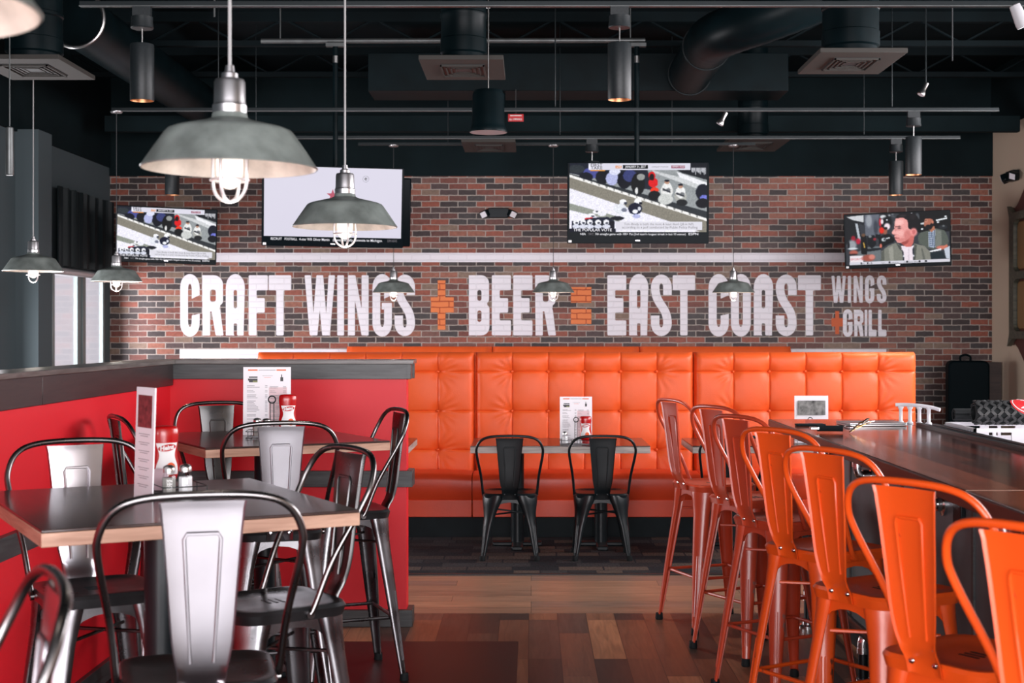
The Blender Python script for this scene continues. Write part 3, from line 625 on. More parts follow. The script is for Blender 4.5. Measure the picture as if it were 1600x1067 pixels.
# ================================================================== METAL CHAIRS AND STOOLS
def make_seat(kind, hs, main, dark, slat=None, tube=None, pan=None, foot=.215, label='', cat='chair', backtop=.44, lowbar=.28):
    """kind name; hs seat height; local +Y is the way the sitter faces"""
    r = empty(kind, (0, 0, 0), 0, label, cat)
    # seat pan: rounded square dished sheet with a rolled rim
    b = MB(); rings = []
    for (hw, z) in ((.150, hs - .045), (.172, hs - .04), (.178, hs - .012), (.172, hs - .002), (.160, hs), (.145, hs - .006), (.08, hs - .009)):
        rings.append([(x * (1.0 if y < 0 else 1.04), y, z) for x, y in rrect(-hw, hw, -hw, hw, min(.065, hw * .6), 6)])
    b.loft(rings); 
    b.build('seat', pan or main, r, smooth=40)
    b = MB()
    for q in (-.022, 0, .022): b.box(-.03, .03, q - .004, q + .004, hs - .0095, hs - .0075)
    b.build('seat_vent', M['black_plastic'], r)
    # legs: tapered pressed-steel channels, rounded on the outside
    for sx_, sy_ in ((-1, -1), (1, -1), (1, 1), (-1, 1)):
        b = MB(); rings = []; out = Vector((sx_, sy_, 0)).normalized(); side = Vector((-sy_, sx_, 0)).normalized()
        prof = [(hs - .012, .062, .118), (hs - .05, .060, .124), (hs - .085, .054, .128), (hs * .80, .045, .137)] if hs > .6 else [(hs - .012, .088, .112), (hs - .04, .086, .118), (hs - .08, .072, .126), (hs - .13, .055, .134), (hs * .60, .043, .143)]
        prof += [(hs * .5, .037, None), (hs * .25, .027, None), (.03, .019, None)]
        for z, rad, off in prof:
            if off is None:
                t = 1 - z / hs; off = .125 + (foot - .125) * t ** 1.1
            c = Vector((sx_ * off, sy_ * off, z)); ring = []
            for a in range(-105, 106, 15):
                a_ = math.radians(a); ring.append(tuple(c + out * (rad * .62 * math.cos(a_)) + side * (rad * math.sin(a_))))
            for a in range(105, -106, -30):
                a_ = math.radians(a); ring.append(tuple(c + out * (rad * .50 * math.cos(a_) - .003) + side * (rad * .9 * math.sin(a_))))
            rings.append(ring)
        b.loft(rings)
        # pressed rib down the outside
        pts = []; 
        for z in np.linspace(hs * .12, hs * .52, 6):
            t = 1 - z / hs; off = .125 + (foot - .125) * t ** 1.1; rad = .019 + (.037 - .019) * min(1, z / (hs * .5))
            pts.append(Vector((sx_ * off, sy_ * off, z)) + out * (rad * .62 - .001))
        for s_ in (-1, 1): b.tube([p + side * (.006 * s_) for p in pts], .003, 6)
        lg = b.build('leg', main, r, smooth=50)
        f_ = MB(); f_.lathe([(.019, 0), (.021, .004), (.019, .035)], 12, 0, (sx_ * (foot + .001), sy_ * (foot + .001), 0)); f_.build('rubber_foot', M['rubber'], lg)
    # apron between the legs
    b = MB()
    for k in range(4):
        m_ = Matrix.Rotation(k * PI / 2, 4, 'Z'); drop = .03
        pl = [(-.135, hs - .012), (.135, hs - .012), (.135, hs - .12)] + arc(0, hs - .12, .105, .058, 0, 180, 8) + [(-.135, hs - .12)]
        b.prism(pl, .150, .154, 'y', mtx=m_)
    b.build('apron', main, r, smooth=40)
    # stretchers
    if lowbar:
        t = 1 - lowbar / hs; off = .125 + (foot - .125) * t ** 1.1
        for k in range(4):
            a = Vector((off, off, lowbar)); a.rotate(Matrix.Rotation(k * PI / 2, 3, 'Z')); c = Vector((-off, off, lowbar)); c.rotate(Matrix.Rotation(k * PI / 2, 3, 'Z'))
            b = MB(); mid = (a + c) / 2; b.tube(spline([a, a.lerp(c, .12), mid, a.lerp(c, .88), c], 3), .008, 8); b.build('stretcher', main, r)
    b = MB(); q = .12; zz = hs - .15
    b.tube([(q, q, zz), (-q, -q, zz)], .006, 6); b.tube([(-q, q, zz + .012), (q, -q, zz + .012)], .006, 6); b.build('cross_brace', dark, r)
    # back: bent tube hoop and the pressed slat
    zt = hs + backtop
    half = [(.186, -.035, hs - .022), (.188, -.05, hs + .005), (.200, -.10, hs + backtop * .30), (.224, -.185, hs + backtop * .66), (.222, -.215, hs + backtop * .80), (.190, -.238, hs + backtop * .925), (.125, -.252, hs + backtop * .985), (0, -.258, zt)]
    full = half + [(-x, y, z) for x, y, z in half[-2::-1]]
    b = MB(); b.tube(spline(full, 6), .0092, 10)
    for s_ in (-1, 1): b.lathe([(.012, -.006), (.012, .006)], 10, 0, mtx=Matrix.Translation((s_ * .186, -.035, hs - .024)) @ Matrix.Rotation(PI / 2, 4, 'Y'))
    b.build('back_frame', tube or main, r, smooth=60)
    b = MB(); rings = []; sl = [(.052, -.172, hs - .035), (.052, -.182, hs + .0), (.055, -.203, hs + backtop * .09), (.068, -.217, hs + backtop * .25), (.078, -.230, hs + backtop * .55), (.090, -.246, hs + backtop * .88), (.095, -.252, hs + backtop * .965)]
    sp_ = spline([(y, 0, z) for _, y, z in sl], 4); ws = np.interp(np.linspace(0, 1, len(sp_)), np.linspace(0, 1, len(sl)), [q[0] for q in sl])
    for p, w_ in zip(sp_, ws):
        y, z = p.x, p.z
        # lightly cupped section, rolled edges
        top = [(-w_, y - .010, z), (-w_ + .004, y - .003, z)] + [(-w_ + .004 + (2 * w_ - .008) * k / 6, y + .004 * math.sin(PI * k / 6), z) for k in range(1, 6)] + [(w_ - .004, y - .003, z), (w_, y - .010, z)]
        bot = [(x, yy - .004, z) for x, yy, z in top[::-1]]
        rings.append(top + bot)
    b.loft(rings)
    def sy(z): return float(np.interp(z, [q[2] for q in sl], [q[1] for q in sl]))
    z0, z1 = hs + backtop * .13, hs + backtop * .80
    u = [(-.026, z0), (-.034, hs + backtop * .5), (-.040, z1 - .012), (-.034, z1), (.034, z1), (.040, z1 - .012), (.034, hs + backtop * .5), (.026, z0)]
    for dy in (-.0035, .0045): b.tube([(x, sy(z) + dy, z) for x, z in u], .0042, 6)
    b.build('back_slat', slat or main, r, smooth=45)
    for s_ in (-1, 1):
        b = MB(); b.lathe([(.0, .006), (.005, .005), (.008, 0)], 10, 0, mtx=Matrix.Translation((s_ * .036, -.1905, hs - .004)) @ Matrix.Rotation(PI / 2, 4, 'X')); b.build('rivet', M['chrome'] if hs > .6 else dark, r)
    return r
def put(o, x, y, fdir, z=0.0):
    o.location = (x, y, z); o.rotation_euler = (0, 0, math.atan2(-fdir[0], fdir[1]))
STOOLS = [  # slat foot on the photo-measured spot, facing angle from +X
    (.80, 7.55, 20, 'orange metal bar stool at the far end of the bar, first in the row'),
    (.93, 6.86, 28, 'second orange metal bar stool from the far end of the bar'),
    (.935, 6.08, 27, 'third orange metal bar stool from the far end of the bar'),
    (.95, 5.26, 32, 'fourth orange metal bar stool from the far end of the bar, middle of the row'),
    (.955, 4.39, 30, 'fifth orange metal bar stool from the far end, third nearest the camera'),
    (.955, 3.45, 34, 'orange metal bar stool second nearest the camera, pulled to the bar'),
    (.968, 2.66, 31, 'nearest orange metal bar stool, cut off by the right edge of the photo'),
]
SHADED_STOOL = {}
proto = make_seat('bar_stool', .765, M['orange_metal'], M['orange_metal'], label='x', cat='bar stool')
for i, (x, y, a, lab) in enumerate(STOOLS):
    o = proto if i == 6 else copy_tree(proto)
    f = (math.cos(math.radians(a)), math.sin(math.radians(a)))
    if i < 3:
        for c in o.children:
            if c.data.materials[0] == M['orange_metal']: c.data = SHADED_STOOL.setdefault(c.data.name, c.data.copy()); c.data.materials[0] = M['orange_shaded']
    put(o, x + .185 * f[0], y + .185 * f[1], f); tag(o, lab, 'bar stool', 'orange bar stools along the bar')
HIGH = [  # seat centre, facing
    (-.795, 3.39, (-.27, .96), 'grey metal high chair with its back to the camera, at the near high table', 'near'),
    (-.925, 1.97, (-.90, -.43), 'blurred grey metal high chair in the lower left corner', 'corner'),
    (-1.376, 4.49, (.52, -.855), 'grey metal high chair behind the near high table, by the red wall', 'near'),
    (-1.545, 6.17, (.88, .48), 'grey metal high chair with a shade-darkened slat, seen from the side against the left red wall', 'far'),
    (-.775, 4.27, (-.83, -.56), 'grey metal high chair with a shade-darkened slat, turned sideways at the right end of the near high table', 'near'),
    (-1.05, 5.86, (-.25, .97), 'grey metal high chair in front of the far high table, back to the camera', 'far'),
    (-1.475, 7.0, (.48, -.88), 'grey metal high chair with a shade-darkened slat in the corner behind the far high table', 'far'),
    (-.85, 6.50, (-.93, -.37), 'grey metal high chair with a shade-darkened slat, seen side-on at the end of the red half wall', 'far'),
]
SHADED_SLAT = {}
proto = make_seat('high_chair', .765, M['gunmetal'], M['gun_brace_shaded_slat'], M['gun_slat_lit'], M['gun_tube_shaded'], M['gun_seat_shaded'], label='x', cat='high chair')
for i, (x, y, f, lab, _) in enumerate(HIGH):
    o = proto if i == 0 else copy_tree(proto)
    if i in (3, 4, 6, 7):     # slats mirroring dark surroundings, painted in as a darker colour
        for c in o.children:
            if c.name.startswith('back_slat'): c.data = SHADED_SLAT.setdefault(0, c.data.copy()); c.data.materials[0] = M['gun_brace_shaded_slat']
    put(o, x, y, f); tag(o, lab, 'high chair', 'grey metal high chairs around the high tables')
proto = make_seat('dining_chair', .455, M['black_metal'], M['black_metal'], foot=.185, label='x', cat='chair', backtop=.40, lowbar=0)
CH = [(797, 'left of the two black metal chairs at the middle booth table'), (939, 'right of the two black metal chairs at the middle booth table'), (1139, 'black metal chair with a handbag, behind the orange bar stools')]
for i, (px, lab) in enumerate(CH):
    o = proto if i == 0 else copy_tree(proto)
    put(o, PX(px, 9.87), 9.87, (0.0, 1), .004); tag(o, lab, 'chair', 'black metal chairs at the booth tables')

# ================================================================== TABLES
UA = (math.cos(math.radians(29)), math.sin(math.radians(29)))
def high_table(cx, cy, label):
    r = empty('high_table', (cx, cy, 0), math.radians(29), label, 'table', 'high tables by the red half walls')
    b = MB(); b.box(-.425, .425, -.49, .49, 1.062, 1.07); b.build('table_top', M['table_top'], r, bevel=.002)
    b = MB(); b.box(-.4255, .4255, -.4905, .4905, 1.026, 1.0615); b.build('edge_band', M['table_edge'], r, bevel=.002)
    b = MB(); b.box(-.20, .20, -.20, .20, 1.018, 1.026); b.build('mounting_plate', M['black_metal'], r)
    b = MB(); b.lathe([(.05, .03), (.05, 1.018)], 24); b.build('column', M['black_metal'], r)
    b = MB(); b.box(-.30, .30, -.045, .045, .003, .03); b.box(-.045, .045, -.30, .30, .003, .03); b.build('base', M['black_metal'], r, bevel=.008)
    return r
T1 = (-1.086, 4.177); T2 = (-1.25, 6.68)
high_table(*T1, 'near high table with a dark top and pale wood edge')
high_table(*T2, 'far high table with a dark top, next to the end of the red half wall')
def booth_table(cx, label):
    r = empty('booth_table', (cx, 10.39, 0), 0, label, 'table', 'tables at the front booths')
    hw = .633
    b = MB(); b.box(-hw, hw, -.385, .37, .752, .76); b.build('table_top', M['table_top'], r, bevel=.002)
    b = MB(); b.box(-hw - .0005, hw + .0005, -.3855, .3705, .708, .7515); b.build('edge_band', M['grey_edge'], r, bevel=.002)
    for s_ in (-1, 1):
        b = MB(); b.lathe([(.048, .03), (.048, .708)], 20, 0, (s_ * .305, 0, 0)); b.build('column', M['black_metal'], r)
        b = MB(); b.box(s_ * .305 - .04, s_ * .305 + .04, -.26, .26, .004, .034); b.box(s_ * .305 - .18, s_ * .305 + .18, -.04, .04, .004, .034); b.build('base', M['black_metal'], r, bevel=.008)
    return r
DT = 10.0
booth_table(PX(875.5, DT), 'table with a pale front edge behind the two black chairs')
booth_table(PX(875.5, DT) - 1.70, 'table at the left booth, its end showing past the red half wall')
booth_table(PX(875.5, DT) + 1.545 + .02, 'table at the right booth, half hidden behind the orange stools')

# ---- things on the tables
def menu_card(w_, h_, label, loc, rotz, lean, style, z=0):
    r = empty('menu_card', loc, rotz, label, 'menu', None)
    mt = Matrix.Rotation(lean, 4, 'X')
    b = MB(); b.box(-w_ / 2, w_ / 2, -.002, .002, 0, h_, mtx=mt); b.build('card', M['paper'], r)
    b = MB(); e = -.0028
    def bar(x0, x1, z0, z1, mi): b.add([mt @ Vector(p) for p in ((x0 * w_, e, z0 * h_), (x1 * w_, e, z0 * h_), (x1 * w_, e, z1 * h_), (x0 * w_, e, z1 * h_))], [(0, 1, 2, 3)], mi)
    if style == 'list':
        bar(-.40, -.20, .945, .965, 2); bar(.20, .40, .945, .965, 2); bar(-.18, .18, .951, .959, 0)
        bar(-.38, -.20, .84, .86, 1); bar(-.40, -.2, .80, .83, 1); bar(-.38, -.3, .775, .80, 1); bar(-.3, -.2, .775, .80, 3)
        bar(.28, .34, .79, .85, 1); bar(.295, .315, .85, .89, 1); bar(-.1, .12, .87, .875, 0); bar(-.06, .08, .845, .85, 2)
        bar(.04, .42, .12, .70, 4)
        z = .72
        rr = random.Random(3)
        while z > .10:
            bar(-.42, -.42 + rr.uniform(.12, .28), z, z + .008, 0); bar(-.04, 0.01, z, z + .008, 0)
            bar(.06, .06 + rr.uniform(.1, .24), z - .01, z - .002, 0); bar(.34, .40, z - .01, z - .002, 0)
            z -= rr.choice((.022, .022, .045))
    elif style == 'cover':
        bar(-.38, .38, .64, .93, 5); z = .58
        for k in range(7): bar(-.30, .30, z, z + .006, 0); bar(-.22, .2, z - .018, z - .012, 0); z -= .075
    b.build('printing', [M['ink'], M['ink_dark'], M['ink_orange'], M['ink_green'], M['ink_pink'], M['photo_red'], M['photo_grey']], r, smooth=0)
    return r
def ketchup(loc, rotz, label):
    r = empty('ketchup_bottle', loc, rotz, label, 'ketchup bottle', 'ketchup bottles on the tables')
    b = MB(); b.lathe([(.018, .022), (.026, .028), (.030, .045), (.031, .075), (.0275, .105), (.0285, .135), (.031, .165), (.030, .186), (.026, .193), (.012, .195)], 32, 0, sx=1.36, sy=.85); b.build('bottle', M['ketchup'], r, smooth=60)
    b = MB(); b.lathe([(.021, 0), (.022, .003), (.021, .022)], 24, 0, sx=1.2, sy=.9); b.build('cap', M['ketchup_cap'], r)
    # curved label on the broad side
    def prof(z): return float(np.interp(z, [.028, .045, .075, .105, .135, .165, .186], [.026, .030, .031, .0275, .0285, .031, .030]))
    b = MB(); nz, na = 14, 10
    for side in (-1, 1):
        vs = []
        for j in range(nz + 1):
            z = .045 + .098 * j / nz; rr = prof(z) + .0006; wid = math.radians(48 + 9 * math.sin(j / nz * PI * 2 + 1))
            for i in range(na + 1):
                a = -PI / 2 * side * -1 * -1 + (-wid + 2 * wid * i / na); vs.append((1.36 * rr * math.cos(a), .85 * rr * math.sin(a), z))
        b.add(vs, [(j * (na + 1) + i, j * (na + 1) + i + 1, (j + 1) * (na + 1) + i + 1, (j + 1) * (na + 1) + i) for j in range(nz) for i in range(na)])
    lb = b.build('label', M['white_ink'], r, smooth=60)
    def wrap(x, z, d): q = prof(z) + d; a = math.asin(max(-.99, min(.99, x / (1.36 * q)))); return (x, -.85 * q * math.cos(a), z)
    b = MB(); vs, fs = text2d('Heinz', .024, .001, width=.044)
    b.add([wrap(v[0] - .022, .120 + v[1] * .8 + .12 * v[0], .0022) for v in vs], fs, 1)
    def disc(cx, cz, rx, rz, d, mi, sk=0):
        ring = [(cx, cz)] + [(cx + q * rx * math.cos(t), cz + q * rz * math.sin(t) + sk * q * rx * math.cos(t)) for q in (.5, 1) for t in np.linspace(0, 2 * PI, 25)[:-1]]
        b.add([wrap(x, z, d) for x, z in ring], [(0, 1 + i, 1 + (i + 1) % 24) for i in range(24)] + [(1 + i, 25 + i, 25 + (i + 1) % 24, 1 + (i + 1) % 24) for i in range(24)], mi)
    disc(0, .128, .028, .011, .0014, 2, .12)
    b.build('label_print', [M['tomato'], M['white_ink'], M['ketchup']], lb, smooth=0)
    b = MB(); disc(.010, .066, .015, .016, .0014, 0); b.build('tomato_print', M['tomato'], lb, smooth=0)
    return r
def shaker(loc, label, fill):
    r = empty('shaker', loc, random.uniform(0, 1), label, 'shaker', 'glass shakers on the tables')
    b = MB(); b.lathe([(.017, .002), (.022, .004), (.0225, .04), (.019, .055), (.0155, .062), (.0155, .068)], 8, a0=PI / 8); b.build('jar', M['jar'], r, smooth=20)
    b = MB(); b.lathe([(.0165, .004), (.0205, .006), (.0205, .050)], 8, a0=PI / 8); b.build('contents', fill, r, smooth=20)
    b = MB(); b.lathe([(.018, .066), (.0185, .076), (.016, .084), (.008, .088), (0.0005, .089)], 20, cap=False); b.build('lid', M['steel'], r, smooth=50)
    return r
def caddy(loc, rotz, label, a=.115, c=.065, handle=True):
    r = empty('condiment_caddy', loc, rotz, label, 'caddy', 'wire caddies on the tables')
    m_ = M['black_metal']
    b = MB()
    for z in (.004, .034): b.tube([(x, y, z) for x, y in rrect(-a, a, -c, c, .015, 3)], .0018, 6, closed=True)
    for x in (-a + .012, -.03, .03, a - .012):
        for y in (-c, c): b.tube([(x, y, .004), (x, y, .034)], .0015, 6)
    for x in np.linspace(-.8 * a, .8 * a, 5): b.tube([(x, -c, .004), (x, c, .004)], .0014, 6)
    b.build('basket', m_, r)
    if not handle: return r
    b = MB()
    for s_ in (-1, 1): b.tube([(s_ * .0085, 0, .004), (s_ * .0085, 0, .165)], .0022, 6)
    b.tube([(.0165 * math.cos(a), 0, .178 + .0165 * math.sin(a)) for a in np.linspace(0, 2 * PI, 25)[:-1]], .003, 8, closed=True)
    b.build('handle', m_, r)
    return r
def packets(loc, label):
    b = MB(); rr = random.Random(int(loc[0] * 1000))
    for k in range(7):
        m_ = Matrix.Translation((rr.uniform(-.004, .004), -.018 + k * .006, .004)) @ Matrix.Rotation(rr.uniform(-.12, .12), 4, 'Y') @ Matrix.Rotation(rr.uniform(-.2, .0), 4, 'X')
        b.box(-.02, .02, -.0015, .0015, 0, .062, mtx=m_)
    o = b.build('sweetener_packets', M['pink_packets'], loc=loc); tag(o, label, 'sugar packets', None, 'stuff'); return o
TZ = 1.0705
# near high table
ux, uy = UA; vx, vy = -uy, ux
menu_card(.14, .33, 'tall narrow white menu card with a maroon picture, on the near high table', (PX(224, 4.19), 4.19, TZ), math.radians(-53), -.03, 'cover')
c1 = (-1.095, 4.345); caddy((c1[0], c1[1], TZ), math.radians(119), 'wire condiment caddy on the near high table, beside the tall menu card', .150, .066, False)
ketchup((PX(258, 4.43), 4.43, TZ + .006), .55, 'red ketchup bottle on the near high table, behind the shakers')
shaker((PX(264, 4.27), 4.27, TZ + .006), 'glass shaker left of its twin on the near high table', M['pepper'])
shaker((PX(290, 4.30), 4.30, TZ + .006), 'white-filled glass shaker on the right, on the near high table', M['salt'])
packets((PX(250, 4.36), 4.36, TZ + .006), 'pink sweetener packets in the caddy on the near high table')
# far high table
menu_card(.226, .325, 'white printed menu card standing on the far high table', (PX(417, 6.80), 6.80, TZ), .04, -.03, 'list')
c2 = (PX(425, 6.62), 6.62); caddy((c2[0], c2[1], TZ), .1, 'wire condiment caddy with a ring handle on the far high table', .115, .078)
ketchup((PX(449, 6.65), 6.66, TZ + .006), .35, 'red ketchup bottle in front of the menu on the far high table')
shaker((PX(402, 6.60), 6.60, TZ + .006), 'left glass shaker beside the ring handle on the far high table', M['pepper'])
shaker((PX(416, 6.57), 6.57, TZ + .006), 'right glass shaker, white-filled, on the far high table', M['salt'])
# booth tables
TB = .7605
menu_card(.232, .335, 'white printed menu card on the table behind the two black chairs', (PX(900, 10.25), 10.25, TB), 0, -.03, 'list')
caddy((PX(900, 10.12), 10.12, TB), .0, 'wire condiment caddy on the table behind the two black chairs')
ketchup((PX(915, 10.15), 10.15, TB + .006), 0, 'red ketchup bottle on the table behind the two black chairs')
shaker((PX(883, 10.12), 10.12, TB + .006), 'glass shaker on the table behind the two black chairs', M['salt'])
r = menu_card(.245, .34, 'white card with a grey picture, seen over the bar top edge', (PX(1268, 10.3), 10.3, TB), 0, -.03, 'photo')
b = MB(); b.box(-.10, .10, -.0035, -.003, .20, .305); b.build('picture', mat('grey_photo_print', srgb(112, 112, 110), 0.5, var=0.9, scale=22), r, smooth=0)
caddy((PX(1266, 10.1), 10.1, TB), 0, 'wire caddy whose ring handle shows in front of the grey picture card')
# handbag hung on the chair behind the stools
hx, hy = PX(1150, 9.87), 9.87
r = empty('handbag', (hx, hy, .461), 0, 'black handbag with silver rings on the chair behind the orange bar stools', 'handbag')
b = MB(); rings = []
for z, w_, d_ in ((0, .10, .045), (.05, .115, .055), (.18, .11, .05), (.27, .10, .03), (.30, .085, .012)): rings.append([(x, y * d_ / .05, z) for x, y in rrect(-w_, w_, -.05, .05, .03, 4)])
b.loft(rings); b.build('bag_body', M['black_fabric'], r, smooth=60)
b = MB(); b.tube(spline([(-.07, 0, .28), (-.06, 0, .36), (0, .0, .41), (.06, 0, .36), (.07, 0, .28)], 6), .008, 8); b.build('strap', M['black_fabric'], r)
for s_ in (-.07, .07):
    b = MB(); b.tube([(s_ + .018 * math.cos(a), -.035, .275 + .018 * math.sin(a)) for a in np.linspace(0, 2 * PI, 17)[:-1]], .004, 6, closed=True); b.build('ring', M['chrome'], r)

# ================================================================== BAR
BX0, BX1, BY1, BY0 = 1.352, 2.02, 8.03, 0.6
r = empty('bar_counter', (1.7, 5, 0), 0, 'long dark wood bar counter running along the right side', 'bar')
def at(b, name, m, par, **k):
    o = b.build(name, m, par, **k); o.location = (-1.7, -5, 0); return o
b = MB(); b.box(BX0, BX1, 4.437, BY1, 1.03, 1.07); b.box(BX1, 2.14, BY1 - .55, BY1, 1.03, 1.07); b.box(BX0, BX1, BY0, 4.43, 1.03, 1.07); at(b, 'bar_top', M['bar_wood'], r, bevel=.003)
b = MB(); b.box(BX0 + .003, BX1 - .003, 4.4305, 4.4365, 1.031, 1.0705); at(b, 'joint_strip', M['table_edge'], r)
b = MB(); b.box(BX0 - .012, BX0, BY0, BY1 + .01, 1.018, 1.069); b.box(BX0 - .012, 2.14, BY1, BY1 + .012, 1.018, 1.069); at(b, 'front_edge', M['bar_edge'], r, bevel=.003)
b = MB(); b.box(BX1 + .001, BX1 + .03, BY0, BY1 - .56, 1.03, 1.088); b.box(BX1 + .03, BX1 + .085, BY0, BY1 - .56, 1.03, 1.05); b.box(BX1 + .085, BX1 + .115, BY0, BY1 - .56, 1.03, 1.082); at(b, 'drip_rail', M['black_plastic'], r, bevel=.004)
b = MB(); b.box(1.62, 1.70, BY0, BY1 - .15, 0, 1.03); b.box(1.62, 2.1, BY1 - .2, BY1 - .15, 0, 1.03); at(b, 'front_panel', M['bar_front'], r)
b = MB()
for y in np.arange(1.2, 7.9, 1.0): b.box(1.612, 1.62, y - .012, y + .012, .09, 1.03)
at(b, 'panel_batten', M['trim'], r)
b = MB(); b.box(1.61, 1.62, BY0, BY1 - .15, 0, .09); at(b, 'kickplate', M['kick'], r)
for y in (7.6, 6.67, 5.58, 4.6, 3.6):
    b = MB(); mt = Matrix.Translation((1.62, y, .89)) @ Matrix.Rotation(-PI / 2, 4, 'Y')
    b.lathe([(.048, 0), (.048, .010), (.03, .014), (.03, .03)], 20, mtx=mt); b.tube(spline([(1.62, y, .89), (1.565, y, .89), (1.54, y, .895), (1.53, y, .92), (1.53, y, .955)], 5), .021, 12)
    b.tube([(1.53, y, .93), (1.53, y, .965)], .027, 12); b.tube([(1.582, y, .89), (1.555, y, .89)], .027, 12); at(b, 'pipe_hook', M['chrome'], r)
b = MB(); b.box(1.6, 1.62, 5.30, 5.40, .83, .94); at(b, 'outlet', M['black_plastic'], r, bevel=.004)
r = empty('foot_rail', (1.47, 5, 0), 0, 'chrome and black pipe foot rail along the foot of the bar', 'foot rail')
def at2(b, name, m, par, **k):
    o = b.build(name, m, par, **k); o.location = (-1.47, -5, 0); return o
for y in (7.55, 6.3, 5.05, 3.8, 2.55):
    b = MB(); b.lathe([(.022, .02), (.022, .15)], 14, 0, (1.47, y, 0)); ps = at2(b, 'post', M['black_metal'], r)
    b = MB(); b.lathe([(.058, 0), (.058, .008), (.032, .014), (.032, .03)], 20, 0, (1.47, y, 0)); at2(b, 'floor_flange', M['chrome'], r); b = MB(); b.lathe([(.03, .14), (.03, .165)], 16, 0, (1.47, y, 0))
    b.tube(spline([(1.47, y, .15), (1.47, y, .19), (1.485, y, .215), (1.52, y, .222), (1.61, y, .222)], 5), .026, 12); at2(b, 'pipe_fitting', M['chrome'], r)
b = MB(); b.tube([(1.47, BY0, .232), (1.47, BY1 - .2, .232)], .022, 14); at2(b, 'rail', M['black_metal'], r)
BT = 1.0705
# laptop
lx, ly = PX(1359, 7.55), 7.52
r = empty('laptop', (lx, ly, BT), .10, 'closed silver laptop lying on the far end of the bar', 'laptop')
b = MB(); b.prism(rrect(-.158, .158, -.11, .11, .012), 0.001, .010, 'z'); b.build('base', M['aluminium'], r, bevel=.002)
b = MB(); b.prism(rrect(-.158, .158, -.11, .11, .012), .0112, .018, 'z'); b.build('lid', M['aluminium'], r, bevel=.002)
b = MB(); b.prism(arc(0, 0, .018, .021, 0, 360, 20)[:-1], .018, .0183, 'z'); b.build('emblem', M['grey_plastic'], r)
b = MB(); b.box(-.075, .075, -.035, .035, 0, .012); o = b.build('wallet', M['black_fabric'], loc=(PX(1266, 7.45), 7.45, BT), rotz=.05, bevel=.004); tag(o, 'flat black wallet on the bar, left of the keys', 'wallet')
# keys
kx, ky = PX(1352, 6.95), 6.95
r = empty('key_bunch', (kx, ky, BT + .008), 0, 'bunch of keys with a dark fob on the bar, in front of the laptop', 'keys')
b = MB(); b.tube(spline([(-.075, 0, .008), (-.14, .01, .008), (-.16, .012, .008)], 4), .009, 10); b.build('fob', M['black_fabric'], r)
b = MB(); b.box(-.185, -.155, -.004, .022, .004, .013); b.build('clip', M['steel'], r, bevel=.002)
b = MB(); b.tube([(-.055 + .016 * math.cos(a), .016 * math.sin(a), .012 + .004 * math.sin(a)) for a in np.linspace(0, 2 * PI, 17)[:-1]], .0018, 6, closed=True); b.build('ring', M['steel'], r)
for k in range(7):
    b = MB(); mt = Matrix.Translation((-.045 + .006 * k, .004 * k - .012, .002 + .0035 * k)) @ Matrix.Rotation(random.uniform(-.7, .9), 4, 'Z') @ Matrix.Rotation(-.2 + random.uniform(-.25, .1), 4, 'Y')
    b.prism(arc(0, 0, .013, .011, 25, 335, 12) + [(.048, -.004), (.05, .0), (.048, .004)], 0, .0025, 'z', mtx=mt); b.build('key', M['steel' if k % 3 else 'brass'], r)
r.scale = (1.45, 1.45, 1.6)
# white plastic rack with four posts at the corner of the bar
r = empty('bar_rack', (PX(1433, 7.64), 7.64, BT), 0, 'small white plastic rack of four posts on the far corner of the bar', 'rack')
for k in range(4):
    x = -.075 + k * .042; y = .05 - k * .03
    b = MB(); b.lathe([(.017, 0), (.017, .006), (.010, .012), (.010, .075), (.015, .082), (.015, .09)], 14, 0, (x, y, 0)); b.build('post', M['white_plastic'], r, smooth=50)
b = MB(); b.tube(spline([(-.10, .06, .098), (-.06, .04, .10), (0, -.01, .098), (.06, -.05, .090), (.10, -.08, .078)], 5), .010, 10); b.build('top_rail', M['white_plastic'], r)
# back counter, white dish rack, rolled mats
b = MB(); b.box(2.16, 2.95, BY0, 8.2, .86, .921); b.box(2.18, 2.95, BY0, 8.15, 0, .86); tag(b.build('back_counter', M['steel'], bevel=.004), 'low steel counter behind the bar, under the white rack', 'counter')
r = empty('dish_rack', (2.62, 7.2, .922), 0, 'white plastic dish rack behind the bar, under the rolled black mats', 'dish rack')
b = MB(); x0, x1, y0, y1, zt = -.455, .40, -.25, .25, .17
b.box(x0, x1, y0, y1, 0, .012)
for y in (y0, y1 - .012):
    b.box(x0, x1, y, y + .012, 0, .10); b.box(x0, x1, y, y + .012, .15, zt)
    for x in np.arange(x0, x1, .092): b.box(x, x + (.016 if int(round((x - x0) / .092)) % 2 else .045), y, y + .012, .10, .15)
    b.box(x1 - .03, x1, y, y + .012, .10, .15)
for x in (x0, x1 - .012):
    b.box(x, x + .012, y0, y1, 0, .05); b.box(x, x + .012, y0, y1, .155, zt)
    for y in np.arange(y0, y1, .045): b.box(x, x + .012, y, y + .02, .05, .155)
b.build('crate', M['white_plastic'], r)
